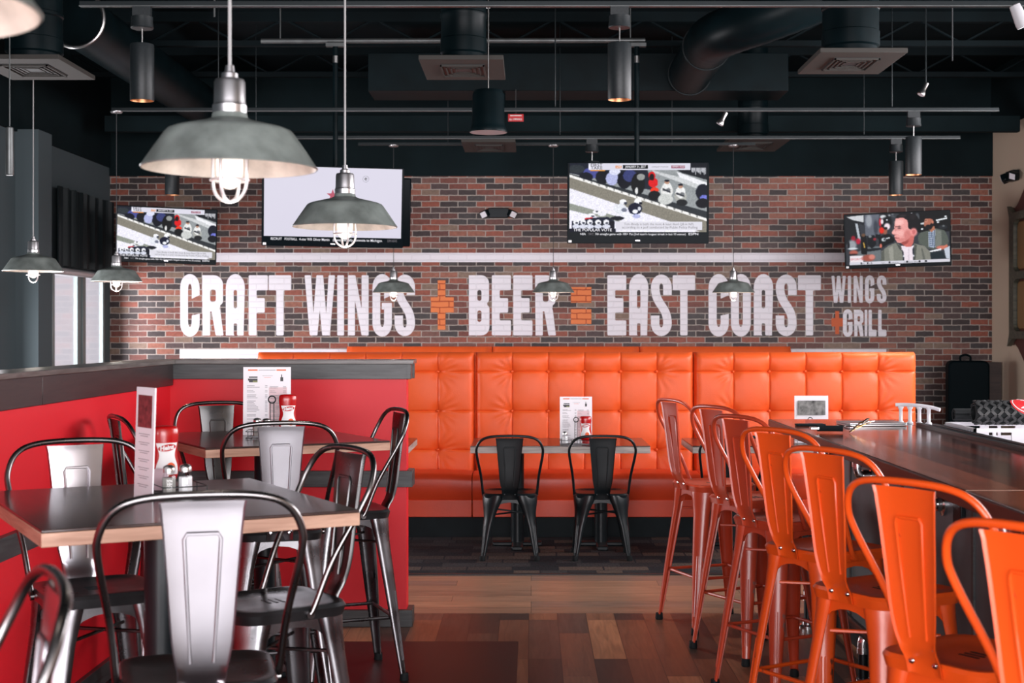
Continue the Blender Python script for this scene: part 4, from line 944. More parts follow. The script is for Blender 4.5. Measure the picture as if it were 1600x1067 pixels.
def mat_roll(name, loc, rad, length, label, logo):
    r = empty(name, loc, 0, label, 'rolled mat', 'rolled black bar mats')
    b = MB(); n = 90; turns = 1.6 if logo else 1.3
    pth = []
    for i in range(n + 1):
        a = 2 * PI * turns * i / n; q = rad - .011 * (1 - i / n) * turns; pth.append((q * math.cos(a + 1), q * math.sin(a + 1)))
    outer = pth; inner = [(p[0] * (1 - .007 / rad), p[1] * (1 - .007 / rad)) for p in pth]
    vs = [(0, y, z) for y, z in outer + inner] + [(length, y, z) for y, z in outer + inner]; k = n + 1
    fs = []
    for i in range(n): fs += [(i, i + 1, 2 * k + i + 1, 2 * k + i), (k + i, 2 * k + k + i, 2 * k + k + i + 1, k + i + 1), (i, k + i, k + i + 1, i + 1), (2 * k + i, 2 * k + i + 1, 3 * k + i + 1, 3 * k + i)]
    b.add(vs, fs); b.build('mat_sheet', M['rubber'], r, smooth=60)
    if logo:
        b = MB()   # raised tread blocks in a herringbone
        for ia in range(16):
            a = 2 * PI * ia / 16
            for ix in range(int(length / .034)):
                s_ = 1 if (ia + ix) % 2 else -1
                mt = Matrix.Translation((.034 * (ix + .5), 0, 0)) @ Matrix.Rotation(a, 4, 'X') @ Matrix.Translation((0, 0, rad + .001)) @ Matrix.Rotation(s_ * .8, 4, 'Z')
                b.box(-.017, .017, -.007, .007, -.002, .005, mtx=mt)
        b.build('tread', mat('worn_rubber_tread', (0.03, 0.031, 0.032, 1), 0.45), r)
        b = MB(); oc = .30
        def wrap(x, s, d): a = -PI / 2 + s / rad; return (oc + x, (rad + d) * math.cos(a - PI / 2 + .25 + PI / 2) * 0 + (rad + d) * math.sin(a + PI * 0 + .95), (rad + d) * math.cos(a + .95 ))
        def oval(rx, ry, d, mi):
            vs = [wrap(0, 0, d)]
            for q in np.linspace(0, 1, 6)[1:]:
                vs += [wrap(q * rx * math.cos(t), q * ry * math.sin(t), d) for t in np.linspace(0, 2 * PI, 33)[:-1]]
            fs = [(0, 1 + i, 1 + (i + 1) % 32) for i in range(32)]
            for q in range(4): fs += [(1 + q * 32 + i, 1 + (q + 1) * 32 + i, 1 + (q + 1) * 32 + (i + 1) % 32, 1 + q * 32 + (i + 1) % 32) for i in range(32)]
            b.add(vs, fs, mi)
        oval(.125, .066, .008, 0); oval(.117, .058, .009, 1); oval(.112, .054, .010, 0)
        vs, fs = text2d('Mi', .10, .002); b.add([wrap(v[0] - .085, v[1] - .03, .0115) for v in vs], fs, 1)
        b.build('badge', [M['red_sign'], M['white_ink']], r, smooth=60)
    return r
mat_roll('rolled_mat', (PX(1521, 7.2), 7.2, 1.155), .056, .55, 'rolled black tread mat with a red oval badge, on the white dish rack', True)
mat_roll('rolled_mat', (PX(1490, 7.38), 7.38, 1.132), .036, .2, 'small rolled black mat behind the big roll on the white dish rack', False)
# ================================================================== PENDANTS
def make_pendant():
    r = empty('pendant_lamp', (0, 0, 0), 0)
    prof_o = [(.205, 0), (.207, .003), (.200, .012), (.176, .048), (.151, .084), (.145, .0905), (.130, .0965), (.095, .105), (.060, .113), (.043, .120), (.040, .132)]
    prof_i = [(.203, .0), (.197, .011), (.173, .047), (.148, .082), (.142, .088), (.128, .0935), (.094, .102), (.060, .109), (.03, .112)]
    b = MB(); b.lathe(prof_o, 56, 0, cap=False); b.build('shade', M['shade_out'], r, smooth=50)
    b = MB(); b.lathe(prof_i, 56, 0, cap=False); b.build('shade_lining', M['shade_in'], r, smooth=50)
    b = MB(); b.lathe([(.040, .130), (.0405, .150), (.038, .153), (.0375, .157), (.037, .160), (.036, .205), (.033, .212), (.020, .215), (.019, .226), (.012, .230), (.010, .245)], 32); b.build('socket_cap', M['galv'], r, smooth=30)
    b = MB(); b.tube([(0, 0, .24), (0, 0, 2.49)], .0042, 8); b.build('cord', M['cord'], r)
    b = MB(); b.lathe([(.028, .11), (.031, .05), (.031, .0), (.029, -.02), (.022, -.038), (.011, -.046), (.001, -.048)], 24, cap=False); b.build('glass_globe', M['glow'], r, smooth=60)
    b = MB()
    b.tube([(.044 * math.cos(a), .044 * math.sin(a), -.026) for a in np.linspace(0, 2 * PI, 33)[:-1]], .0035, 8, closed=True)
    b.tube([(.043 * math.cos(a), .043 * math.sin(a), .04) for a in np.linspace(0, 2 * PI, 33)[:-1]], .004, 8, closed=True)
    for k in range(2):
        a = PI / 4 + k * PI / 2 + .5; pts = [(.043, .09), (.044, .03), (.044, -.03), (.038, -.055), (.024, -.070), (0, -.077)]
        pts = [(x, z) for x, z in pts] + [(-x, z) for x, z in pts[-2::-1]]
        b.tube(spline([(x * math.cos(a), x * math.sin(a), z) for x, z in pts], 4), .004, 8)
    b.build('wire_guard', M['cage'], r, smooth=60)
    l = bpy.data.lights.new('bulb', 'POINT'); l.energy = 1.6; l.color = (1, .90, .80); l.shadow_soft_size = .03
    lo = bpy.data.objects.new('bulb', l); COL.objects.link(lo); lo.parent = r; lo.location = (0, 0, -.10)
    return r
PEND = [(359, 3.37, 1.95, 'largest hanging grey metal lamp with a wire guard, left of centre'),
        (539, 5.62, 1.977, 'hanging grey metal lamp in front of the white television screen'),
        (52, 9.97, 1.987, 'hanging dark metal lamp at the left edge, by the grey pier'),
        (182, 11.6, 1.972, 'hanging dark metal lamp below the leftmost television'),
        (615, 13.9, 1.946, 'small far lamp hanging over the S of WINGS'),
        (864.5, 13.9, 1.946, 'small far lamp hanging over the R of BEER'),
        (1146, 13.9, 1.946, 'small far lamp hanging over the O of COAST'),
        (-205, 1.78, 1.97, 'lamp shade cut off by the upper left corner of the photo')]
proto = make_pendant()
for i, (px, D, z, lab) in enumerate(PEND):
    o = proto if i == 0 else copy_tree(proto)
    o.location = (PX(px, D), D, z); o.rotation_euler = (0, 0, i * .7); tag(o, lab, 'pendant lamp', 'caged pendant lamps')
    if D > 11:
        zt = (3.36 if D < 12 else 3.385) - z; k = (zt - .24) / 2.25
        for c in o.children:
            if c.name.startswith('cord'): c.scale = (.75, .75, k); c.location = (0, 0, .24 * (1 - k)); c.data = c.data.copy(); c.data.materials[0] = M['black_cord']
        b = MB(); b.lathe([(.045, zt - .012), (.05, zt - .004), (.05, zt)], 20); b.build('canopy', M['galv'], o)
# ================================================================== CYLINDER DOWNLIGHTS
def make_cyl():
    r = empty('cylinder_light', (0, 0, 0), 0)
    b = MB(); b.lathe([(.064, .0), (.065, .002), (.065, .305), (.063, .31), (.004, .312)], 32, cap=False); b.build('housing', M['cyl'], r, smooth=40)
    b = MB(); b.lathe([(.063, .001), (.058, .03), (.045, .08), (.002, .081)], 28, cap=False); b.build('reflector', M['downlight_in'], r, smooth=40)
    b = MB(); b.lathe([(.036, .062), (.0005, .062)], 20, cap=False); b.build('lamp_face', M['warm'], r)
    b = MB(); b.tube([(0, 0, .31), (0, 0, .40)], .004, 8); b.build('cord', M['steel'], r)
    b = MB(); b.lathe([(.058, .395), (.062, .40), (.058, .43), (.058, .46), (.03, .465)], 24); b.box(-.05, .05, -.0165, .0165, .465, .515); b.build('canopy', M['cyl'], r, smooth=40)
    return r
proto = make_cyl()
CYL = [(222, 7.8, 2.83, 'charcoal cylinder light hanging left of the largest lamp'), (968, 7.8, 2.835, 'charcoal cylinder light hanging right of the bell-shaped light'),
       (1427.5, 11.6, 2.843, 'far cylinder light above the rightmost television, the right one of a pair'), (1400, 13.08, 2.82, 'far cylinder light directly above the rightmost television, behind its twin'),
       (269, 13.08, 2.82, 'far black cylinder light above the leftmost television'), (925, 13.08, 2.82, 'far black cylinder light behind the middle right television')]
for i, (px, D, z, lab) in enumerate(CYL):
    o = proto if i == 0 else copy_tree(proto)
    o.location = (PX(px, D), D, z); tag(o, lab, 'ceiling light', 'cylinder lights on the ceiling tracks')
    l = bpy.data.lights.new('downlight', 'SPOT'); l.energy = 60; l.color = (1, .80, .60); l.spot_size = math.radians(75); l.spot_blend = .7; l.shadow_soft_size = .04
    lo = bpy.data.objects.new('downlight', l); COL.objects.link(lo); lo.parent = o; lo.location = (0, 0, .055)
# bell shaped spot
r = empty('bell_light', P(763, 207, 9.0), 0, 'large black bell-shaped light hanging at the top centre', 'ceiling light')
b = MB(); b.lathe([(.118, 0), (.12, .006), (.112, .03), (.104, .05), (.100, .24), (.090, .265), (.05, .272), (.01, .275)], 36); b.build('housing', M['black_duct'], r, smooth=40)
b = MB(); b.lathe([(.117, -.0005), (.10, .0), (.06, -.002), (.001, -.002)], 32, cap=False); b.build('lens', M['grey_plastic'], r)
b = MB(); b.tube([(0, 0, .27), (0, 0, 1.35)], .004, 8); b.tube([(.012 * math.cos(a), 0, .80 + .016 * math.sin(a)) for a in np.linspace(0, 2 * PI, 13)[:-1]], .003, 6, closed=True); b.build('hanger', M['steel'], r)
# ================================================================== CEILING SERVICES
def track(px0, px1, D, z, name, label, th=.035):
    b = MB(); b.box(PX(px0, D), PX(px1, D), D - th / 2, D + th / 2, z, z + .03)
    for q in (.12, .5, .88): xq = PX(px0 + (px1 - px0) * q, D); b.tube([(xq, D, z + .04), (xq, D, ZC + .01)], .005, 6)
    o = b.build(name, M['strut'] if name == 'strut' else M['track'], bevel=.003); b = MB(); b.box(PX(px0, D), PX(px1, D), D - th / 2 - .004, D - th / 2 - .0005, z, z + .004); b.build('track_highlight', M['strut'], o); return tag(o, label, 'ceiling track', 'ceiling tracks')  # pale strip added as a modelled highlight along the lower edge
M['track'] = mat('dark_track_metal', (0.016, 0.021, 0.023, 1), 0.35, metal=0.3, spec=0.3)
track(125, 1640, 7.8, 3.345, 'light_track', 'nearest light track across the very top of the photo')
b = MB(); b.box(PX(125, 7.75), PX(1640, 7.75), 7.72, 7.76, 3.40, 3.47); tag(b.build('conduit_channel', M['black_duct']), 'dark channel above the nearest light track', 'ceiling channel')
track(175, 1560, 11.6, 3.36, 'light_track', 'middle light track crossing above the televisions')
track(250, 1500, 13.08, 3.335, 'light_track', 'far light track in front of the dark wall above the brick')
b = MB(); D = 13.9; b.box(PX(560, D), PX(1180, D), D - .015, D + .015, 3.385, 3.41); b.tube([(PX(700, D), D, 3.4), (PX(700, D), D, ZC + .01)], .005, 6); b.tube([(PX(1050, D), D, 3.4), (PX(1050, D), D, ZC + .01)], .005, 6); tag(b.build('light_track', M['track']), 'short far track carrying the three small lamps', 'ceiling track', 'ceiling tracks')
def strut(a, c, r_, name, label, m='strut', cat='pipe'):
    b = MB(); b.tube([a, c], r_, 12); return tag(b.build(name, M[m]), label, cat)
D = 12.4
b = MB(); b.tube([(PX(408, D), D, PZ(64, D)), (PX(1008, D), D, PZ(63, D))], .022, 12)
for px in (438, 720, 985): b.tube([(PX(px, D), D, PZ(63, D) + .01), (PX(px, D), D, ZC + .01)], .006, 6)
tag(b.build('strut', M['strut']), 'long grey pipe from which the two middle televisions hang', 'pipe')
strut((PX(335, 11), 11, 4.30), (PX(335, 11), 11, 4.0), .008, 'hanger_rod', 'thin rod at the upper left', cat='rod')
for y in np.arange(2.0, 15.0, 1.55):
    b = MB(); b.box(XL, XR, y - .03, y + .03, 4.36, 4.45); b.box(XL, XR, y - .03, y + .03, 4.14, 4.19)
    n = 24
    for k in range(n):
        xa = XL + (XR - XL) * k / n; xb = XL + (XR - XL) * (k + 1) / n; za, zb = (4.17, 4.39) if k % 2 else (4.39, 4.17); b.tube([(xa, y, za), (xb, y, zb)], .012, 6)
    o = b.build('ceiling_joist', M['black_ceiling']); tag(o, 'black open-web joist under the ceiling', 'joist', 'black ceiling joists')
# rectangular duct and far bulkhead
D = 13.2; b = MB(); b.box(PX(575, D), PX(1232, D), D, D + .55, 3.80, 4.15); o = b.build('rectangular_duct', M['black_duct'], bevel=.004); tag(o, 'big black rectangular duct crossing in front of the dark upper wall', 'duct')
D = 14.6; b = MB(); b.box(XL + .3, XR - .1, D, D + .10, 3.62, 3.78); tag(b.build('pipe_beam', M['black_soffit']), 'dark beam in front of the wall above the brick', 'beam')
# round ducts
def spiral(path, rad, name, label, rib=.06):
    path = [Vector(p) for p in path]; dense = []
    for a, c in zip(path[:-1], path[1:]):
        n = max(1, int((c - a).length / rib)); dense += [a.lerp(c, i / n) for i in range(n)]
    dense.append(path[-1]); pts = []; rs = []
    for i, p in enumerate(dense):
        pts.append(p); rs.append(rad * (1.0 if i % 2 else 1.018))
    b = MB(); b.tube(pts, rad, 28, rs=rs)
    r = b.build(name, M['black_duct'], smooth=60); return tag(r, label, 'duct')
LD = spiral([(-3.4, 10.6, 3.9), (-3.4, 15.6, 3.9)], .20, 'round_duct', 'black spiral duct running back along the left side')
b = MB(); b.tube([(-3.4 + .215 * math.cos(a), 10.6, 3.9 + .215 * math.sin(a)) for a in np.linspace(0, 2 * PI, 41)[:-1]], .014, 8, closed=True); b.build('duct_collar', M['steel'], LD)
o = spiral(spline([(2.5, 10.95, 4.26), (2.1, 11.0, 4.10), (1.80, 11.08, 4.0), (1.58, 11.25, 3.95), (1.48, 11.5, 3.94), (1.46, 11.8, 3.94), (1.46, 13.19, 3.94)], 6), .19, 'round_duct', 'black spiral duct with an elbow right of the top centre')
for p, ax in (((1.46, 11.85, 3.94), 'Y'), ((1.46, 13.1, 3.94), 'Y')):
    b = MB(); pts = [(.197 * math.cos(a), .197 * math.sin(a)) for a in np.linspace(0, 2 * PI, 37)[:-1]]
    b.tube([(u, 0, v) if ax == 'Y' else (0, u, v) for u, v in pts], .007, 6, closed=True); c = b.build('seam_ring', M['track']); c.parent = o; c.location = p
# square diffusers on round necks
def diffuser(xa, xb, xc, xd, y0, y1, neck, label, z=3.30, top=1.14):
    """near edge xa..xb at photo row y0, far edge xc..xd at row y1"""
    D0 = (z - H) * F / (VY - y0); D1 = (z - H) * F / (VY - y1)
    x0 = (PX(xa, D0) + PX(xc, D1)) / 2; x1 = (PX(xb, D0) + PX(xd, D1)) / 2
    cx, cy = (x0 + x1) / 2, (D0 + D1) / 2; hw, hd = (x1 - x0) / 2, (D1 - D0) / 2
    r = empty('air_diffuser', (cx, cy, z), 0, label, 'air vent', 'square air diffusers')
    b = MB(); b.box(-hw, hw, -hd, hd, 0.0, .03)
    # bevelled flange up to the neck
    b.loft([[(-hw * .9, -hd * .9, .03), (hw * .9, -hd * .9, .03), (hw * .9, hd * .9, .03), (-hw * .9, hd * .9, .03)], [(-.16, -.16, .05), (.16, -.16, .05), (.16, .16, .05), (-.16, .16, .05)]]); b.build('frame', M['vent'], r, bevel=.003)
    b = MB()
    q = .55; b.box(-hw * q, hw * q, -hd * q, hd * q, -.002, .001, 1)
    for k in range(4):
        s = q - .02 - k * .11; t = .035
        for (a0, a1, b0, b1) in ((-s, s, -s, -s + t), (-s, s, s - t, s), (-s, -s + t, -s, s), (s - t, s, -s, s)): b.box(hw * a0, hw * a1, hd * b0, hd * b1, -.012 + .002 * k, -.002, 0)
    b.build('louvre', [M['vent'], M['vent_dark']], r)
    b = MB(); b.lathe([(neck * .94, .045), (neck * .94, .10), (neck * 1.03, .11), (neck * 1.03, .20), (neck, .205), (neck, .34), (neck * 1.04, .35), (neck * 1.04, .37), (neck, .375), (neck, top)], 36); b.build('neck', M['black_duct'], r, smooth=35)
diffuser(655, 786, 666, 790, 93, 125, .15, 'square grey ceiling diffuser at the top centre, above the bell light')
diffuser(1279, 1415, 1249, 1376, 82, 116, .18, 'square grey ceiling diffuser at the upper right')
diffuser(-40, 97, 10, 144, 92, 125, .18, 'square grey ceiling diffuser in the upper left corner')
diffuser(720, 808, 727, 804, 222, 238, .15, 'small far diffuser below the bell light', top=.50)
diffuser(1136, 1229, 1124, 1218, 217, 237, .15, 'small far diffuser above the right side of the brick wall', z=3.432, top=1.01)
# track spots
def spot(px, py, D, label, yaw, top):
    r = empty('track_spotlight', P(px, py, D), yaw, label, 'spotlight', 'small track spotlights')
    mt = Matrix.Rotation(.5, 4, 'Y'); b = MB(); b.lathe([(.032, -.05), (.034, -.045), (.026, -.02), (.018, 0), (.018, .06)], 20, mtx=mt); b.build('head', M['steel'], r, smooth=40)
    b = MB(); b.lathe([(.028, -.0505), (.001, -.0505)], 16, cap=False, mtx=mt); b.build('lens', M['white_plastic'], r)
    b = MB(); b.tube([(0, 0, .03), (.02, 0, .05), (.02, 0, top - PZ(py, D))], .006, 8); b.build('arm', M['track'], r)
spot(1443, 140, 11.6, 'small bright spotlight at the upper right', .2, ZC + .005); spot(1129, 186, 11.6, 'small spotlight near the top, right of the middle pole', .0, 3.362)
strut((PX(1488, 11.0), 11.0, ZC + .005), (PX(1488, 11.0), 11.0, PZ(95, 11)), .006, 'hanging_cable', 'thin cable hanging at the upper right', 'black_cord', 'cable')
r = empty('white_spotlight', P(1592, 24, 7.8), 0, 'pale spotlight cut off at the upper right corner', 'spotlight')
b = MB(); b.lathe([(.035, -.07), (.038, -.05), (.030, .06), (.01, .07)], 20, mtx=Matrix.Rotation(-.4, 4, 'Y')); b.build('head', M['grey_plastic'], r); b = MB(); b.tube([(0, 0, .05), (0, 0, .028)], .01, 8); b.build('stem', M['grey_plastic'], r)
# sprinkler label
D = 13.15; b = MB(); b.box(PX(794, D), PX(818, D), D - .004, D, PZ(190, D), PZ(178.5, D)); o = b.build('warning_sign', M['red_sign']); tag(o, 'tiny red ALL OPENINGS sign under the rectangular duct', 'sign')
b = MB(); vs, fs = text2d('ALL OPENINGS', .03, .0004, width=.118); b.add([(PX(795.5, D) + v[0], D - .0048, PZ(188, D) + v[1] * .9) for v in vs], fs); b.box(PX(797, D), PX(815, D), D - .0047, D - .0042, PZ(181.5, D), PZ(180, D)); c = b.build('lettering', M['white_ink'], smooth=0); c.parent = o
b = MB(); b.box(PX(805.5, D), PX(806.5, D), D - .003, D + .06, PZ(178.5, D), 3.805); c = b.build('wire', M['black_cord']); c.parent = o
# small grey slim tube light at the far left
r = empty('pendant_tube', P(15, 274, 9.0), 0, 'thin grey tube hanging at the left edge', 'hanging tube')
b = MB(); b.lathe([(.022, 0), (.026, .01), (.024, .30), (.008, .31)], 16); b.build('tube', M['strut'], r); b = MB(); b.tube([(0, 0, .30), (0, 0, 1.5)], .004, 6); b.build('cord', M['strut'], r)
# ================================================================== WALL FITTINGS
def emergency(loc, rotz, label):
    r = empty('emergency_light', loc, rotz, label, 'emergency light', 'twin-head emergency lights')
    b = MB(); b.prism([(-.10, -.055), (.10, -.055), (.115, -.03), (.115, .055), (-.115, .055), (-.115, -.03)], -.08, -.003, 'y'); b.build('battery_box', M['black_plastic'], r, bevel=.008)
    for s_ in (-1, 1):
        mt = Matrix.Translation((s_ * .15, -.075, -.012)) @ Matrix.Rotation(s_ * .5, 4, 'Z') @ Matrix.Rotation(.35, 4, 'X') @ Matrix.Rotation(s_ * .35, 4, 'Y')
        b = MB(); b.box(-.045, .045, -.03, .03, -.04, .04, mtx=mt); h = b.build('lamp_head', M['black_plastic'], r, bevel=.008)
        b = MB(); b.box(-.036, .036, -.034, -.0305, -.031, .031, mtx=mt); b.build('lens', M['white_plastic'], h, bevel=.002)
emergency((PX(779, 15.76), 15.795, PZ(333, 15.76)), 0, 'black twin-head emergency light on the brick between the televisions')
emergency((5.118, 15.0, PZ(275, 15.0)), -PI / 2 , 'black twin-head emergency light on the beige right wall')
# plaque on the right wall: scalloped wooden frame with a brown board
r = empty('wall_plaque', (XR, 14.4, 2.15), 0, 'ornate scalloped wooden wall frame on the beige right wall', 'wall decoration')
def yz(pts): return [(p[0], p[1]) for p in pts]
half = [(.10, .95), (.28, .90), (.47, .76), (.60, .70), (.66, .73), (.71, .70), (.64, .60), (.70, .40), (.76, .12), (.74, .04), (.70, 0)]
ol = [(a, z) for a, z in half]; ol = ol + [(a, -z) for a, z in half[-2::-1]]; ol = ol + [(-a, z) for a, z in ol[::-1]]
b = MB(); b.prism([(a, z) for a, z in ol], -.03, -.003, 'x'); b.build('back_board', M['plaque_back'], r, bevel=.004)
b = MB(); o1 = [(-.60, -.68), (-.66, -.74), (-.50, -.66), (.50, -.66), (.66, -.74), (.60, -.62), (.60, .62), (.66, .74), (.5, .66), (-.5, .66), (-.66, .74), (-.60, .68)]
vs, fs = fill2d([o1, rrect(-.46, .46, .04, .58, .08), rrect(-.46, .46, -.58, -.04, .08)], .025)
b.add([(-.057 + v[2], v[0], v[1]) for v in vs], fs); b.build('frame', M['plaque'], r)
for zc in (.31, -.31):
    b = MB(); b.prism(rrect(-.44, .44, zc - .25, zc + .25, .07), -.05, -.031, 'x'); b.build('panel', M['brass'], r, bevel=.01)
# black case at the end of the brick wall
r = empty('equipment_case', (PX(1513, 15.0), 15.0, 0), -.16, 'tall black rounded case standing in front of the brick at the right', 'case')
b = MB(); b.prism(rrect(-.22, .20, .03, 1.26, .06), -.13, .13, 'y'); b.build('body', M['black_matte'], r, bevel=.02)
b = MB(); b.tube(spline([(-.08, 0, 1.25), (-.08, 0, 1.30), (-.03, 0, 1.32), (.02, 0, 1.30), (.02, 0, 1.25)], 4), .012, 8); b.build('handle', M['black_matte'], r)
for s_ in (-1, 1):
    b = MB(); b.lathe([(.03, -.02), (.03, .02)], 14, mtx=Matrix.Translation((s_ * .15, 0, .034)) @ Matrix.Rotation(PI / 2, 4, 'Y')); b.build('wheel', M['rubber'], r)
b = MB(); b.box(4.86, 5.11, 15.45, 15.78, .01, 1.23); tag(b.build('wood_post', wood('dark_walnut', srgb(40, 28, 24), srgb(64, 46, 40), .5)), 'dark brown wooden panel in the right corner behind the black case', 'panel')
# ================================================================== TELEVISIONS
SW, SH = 224, 126
class Pic:
    def __init__(s, col=(0, 0, 0)): s.a = np.zeros((SH, SW, 3)); s.a[:] = [c / 255 for c in col]; s.yy, s.xx = np.mgrid[0:SH, 0:SW]; s.xx = (s.xx + .5) / SW; s.yy = (s.yy + .5) / SH
    def poly(s, pts, col):
        x, y = s.xx, s.yy; inside = np.zeros(x.shape, bool); n = len(pts)
        for i in range(n):
            x0, y0 = pts[i]; x1, y1 = pts[(i + 1) % n]
            if y0 == y1: continue
            c = ((y0 > y) != (y1 > y)) & (x < (x1 - x0) * (y - y0) / (y1 - y0) + x0); inside ^= c
        s.a[inside] = [c / 255 for c in col]
    def rect(s, x0, y0, x1, y1, col): s.poly([(x0, y0), (x1, y0), (x1, y1), (x0, y1)], col)
    def ell(s, cx, cy, rx, ry, col): s.a[((s.xx - cx) / rx) ** 2 + ((s.yy - cy) / ry) ** 2 < 1] = [c / 255 for c in col]
    def soft(s, cx, cy, rx, ry, col, k=1.0):
        d = np.sqrt(((s.xx - cx) / rx) ** 2 + ((s.yy - cy) / ry) ** 2); w = (np.clip(1.25 - d, 0, .5) / .5 * k)[..., None]
        s.a = s.a * (1 - w) + np.array([c / 255 for c in col]) * w
    def grade(s, k=1.22, piv=.55):
        p = np.pad(s.a, ((1, 1), (1, 1), (0, 0)), 'edge'); s.a = .52 * s.a + .12 * (p[:-2, 1:-1] + p[2:, 1:-1] + p[1:-1, :-2] + p[1:-1, 2:])
        s.a = np.clip((s.a - piv) * k + piv, 0, 1)
    def noise(s, amp): s.a = np.clip(s.a * (1 + rng.uniform(-amp, amp, s.a.shape[:2])[..., None]), 0, 1)
def pic_game():
    p = Pic((58, 62, 66))
    p.poly([(0, 0), (1, 0), (1, .7), (0, .15)], (150, 154, 156)); p.poly([(0, 0), (.55, 0), (.62, .4), (0, .14)], (44, 48, 60))
    p.poly([(.6, .1), (1, .3), (1, .42), (.62, .14)], (196, 198, 200)); p.poly([(.7, 0), (1, 0), (1, .24), (.82, .14)], (40, 42, 48)); p.poly([(.78, .12), (1, .28), (1, .36), (.80, .2)], (225, 225, 230))
    for k in range(9): p.poly([(.89 + .012 * k, .06), (.897 + .012 * k, .06), (.896 + .012 * k, .14 + .03 * (k % 3)), (.89 + .012 * k, .12)], (220, 220, 226))
    # crowd on the touchline
    for x, y, rx, ry, c in ((.05, .08, .06, .06, (60, 66, 70)), (.16, .14, .06, .08, (86, 90, 150)), (.12, .20, .05, .07, (30, 34, 48)), (.24, .2, .05, .10, (34, 36, 44)), (.31, .22, .045, .10, (176, 180, 214)), (.33, .12, .04, .05, (210, 212, 232)), (.40, .25, .05, .12, (22, 26, 40)), (.44, .18, .05, .09, (70, 76, 120)),
                            (.50, .30, .05, .16, (18, 22, 26)), (.49, .4, .012, .05, (220, 220, 220)), (.52, .2, .03, .05, (150, 152, 150)), (.60, .18, .025, .06, (214, 40, 40)), (.61, .28, .035, .07, (210, 36, 38)), (.60, .2, .018, .05, (40, 22, 22)), (.62, .39, .03, .04, (226, 70, 40)), (.62, .47, .045, .07, (20, 22, 26)),
                            (.71, .30, .02, .035, (44, 40, 52)), (.71, .40, .045, .10, (214, 214, 212)), (.70, .52, .055, .08, (196, 198, 196)), (.71, .38, .02, .02, (60, 60, 60)), (.81, .37, .02, .04, (180, 180, 184)), (.81, .48, .045, .09, (170, 170, 166)), (.82, .57, .04, .05, (44, 46, 48)),
                            (.97, .42, .05, .12, (30, 34, 50)), (.98, .5, .03, .04, (120, 124, 200)), (.97, .58, .05, .07, (22, 24, 34))): p.ell(x, y, rx, ry, c)
    p.poly([(0, .16), (1, .80), (1, .86), (0, .20)], (232, 230, 228)); p.poly([(0, .20), (1, .84), (1, 1), (.93, 1), (0, .36)], (136, 132, 122))
    p.poly([(0, .36), (.95, .99), (.9, 1), (0, 1)], (226, 224, 236)); p.poly([(0, .58), (.40, .80), (.36, .85), (0, .68)], (146, 150, 142))
    for x, y, rx, ry, c in ((.39, .56, .026, .035, (230, 230, 236)), (.41, .58, .012, .02, (60, 64, 80)), (.37, .66, .05, .07, (216, 218, 226)), (.40, .68, .02, .03, (120, 124, 140)), (.42, .76, .05, .05, (224, 224, 232)), (.50, .56, .028, .05, (236, 236, 240)), (.52, .58, .012, .02, (20, 24, 40)), (.48, .66, .05, .085, (22, 28, 56)), (.48, .70, .02, .03, (230, 230, 236)), (.51, .66, .012, .03, (210, 212, 220)), (.49, .77, .03, .03, (180, 184, 220)),
                            (.35, .80, .05, .03, (30, 32, 44)), (.20, .71, .03, .03, (232, 232, 236)), (.16, .76, .03, .03, (228, 228, 234)), (.24, .74, .03, .03, (222, 222, 230)), (.17, .77, .012, .012, (40, 44, 60)), (.20, .70, .01, .012, (60, 64, 76))): p.ell(x, y, rx, ry, c)
    for x, y in ((.71, .36), (.81, .42)):      # two people kneeling in white
        p.ell(x, y, .036, .085, (222, 222, 222)); p.ell(x + .012, y + .03, .016, .03, (120, 122, 126)); p.ell(x, y - .085, .017, .03, (176, 140, 122)); p.ell(x, y - .108, .018, .016, (36, 36, 48)); p.poly([(x - .03, y), (x + .03, y + .05), (x + .026, y + .07), (x - .034, y + .03)], (66, 68, 74))
    for k in range(16): p.poly([(.1 + .055 * k, .225 + .0352 * k), (.112 + .055 * k, .232 + .0352 * k), (.112 + .055 * k, .262 + .0352 * k), (.1 + .055 * k, .255 + .0352 * k)], (150, 150, 148))
    p.rect(.02, .84, .33, 1.0, (16, 22, 40)); p.poly([(.12, .80), (.28, .78), (.33, .84), (.1, .85)], (36, 42, 60))
    for x in (.05, .10, .15, .21, .27): p.ell(x, .86, .022, .04, (228, 228, 234)); p.ell(x + .004, .87, .010, .015, (50, 54, 70)); p.ell(x, .92, .03, .03, (206, 208, 220))
    p.poly([(.11, .80), (.17, .785), (.17, .80), (.11, .82)], (190, 40, 50))
    p.rect(0, .955, .34, 1, (16, 24, 46)); p.rect(.14, .0, .88, .095, (224, 222, 236)); p.rect(.15, .095, .26, .108, (230, 150, 50)); p.rect(.335, .03, .38, .075, (226, 150, 96)); p.rect(.39, .026, .57, .076, (20, 22, 26)); p.rect(.74, .032, .84, .070, (150, 60, 90))
    p.noise(.10); p.grade(); p.rect(.34, .85, .97, .965, (226, 224, 234)); p.rect(.15, .0, .88, .095, (224, 222, 236)); p.rect(.15, .095, .26, .108, (230, 150, 50)); p.rect(.335, .03, .38, .075, (226, 150, 96)); p.rect(.39, .026, .57, .076, (20, 22, 26)); p.rect(.74, .032, .84, .070, (150, 60, 90)); return p.a
def pic_white():
    p = Pic((222, 218, 234)); return p.a
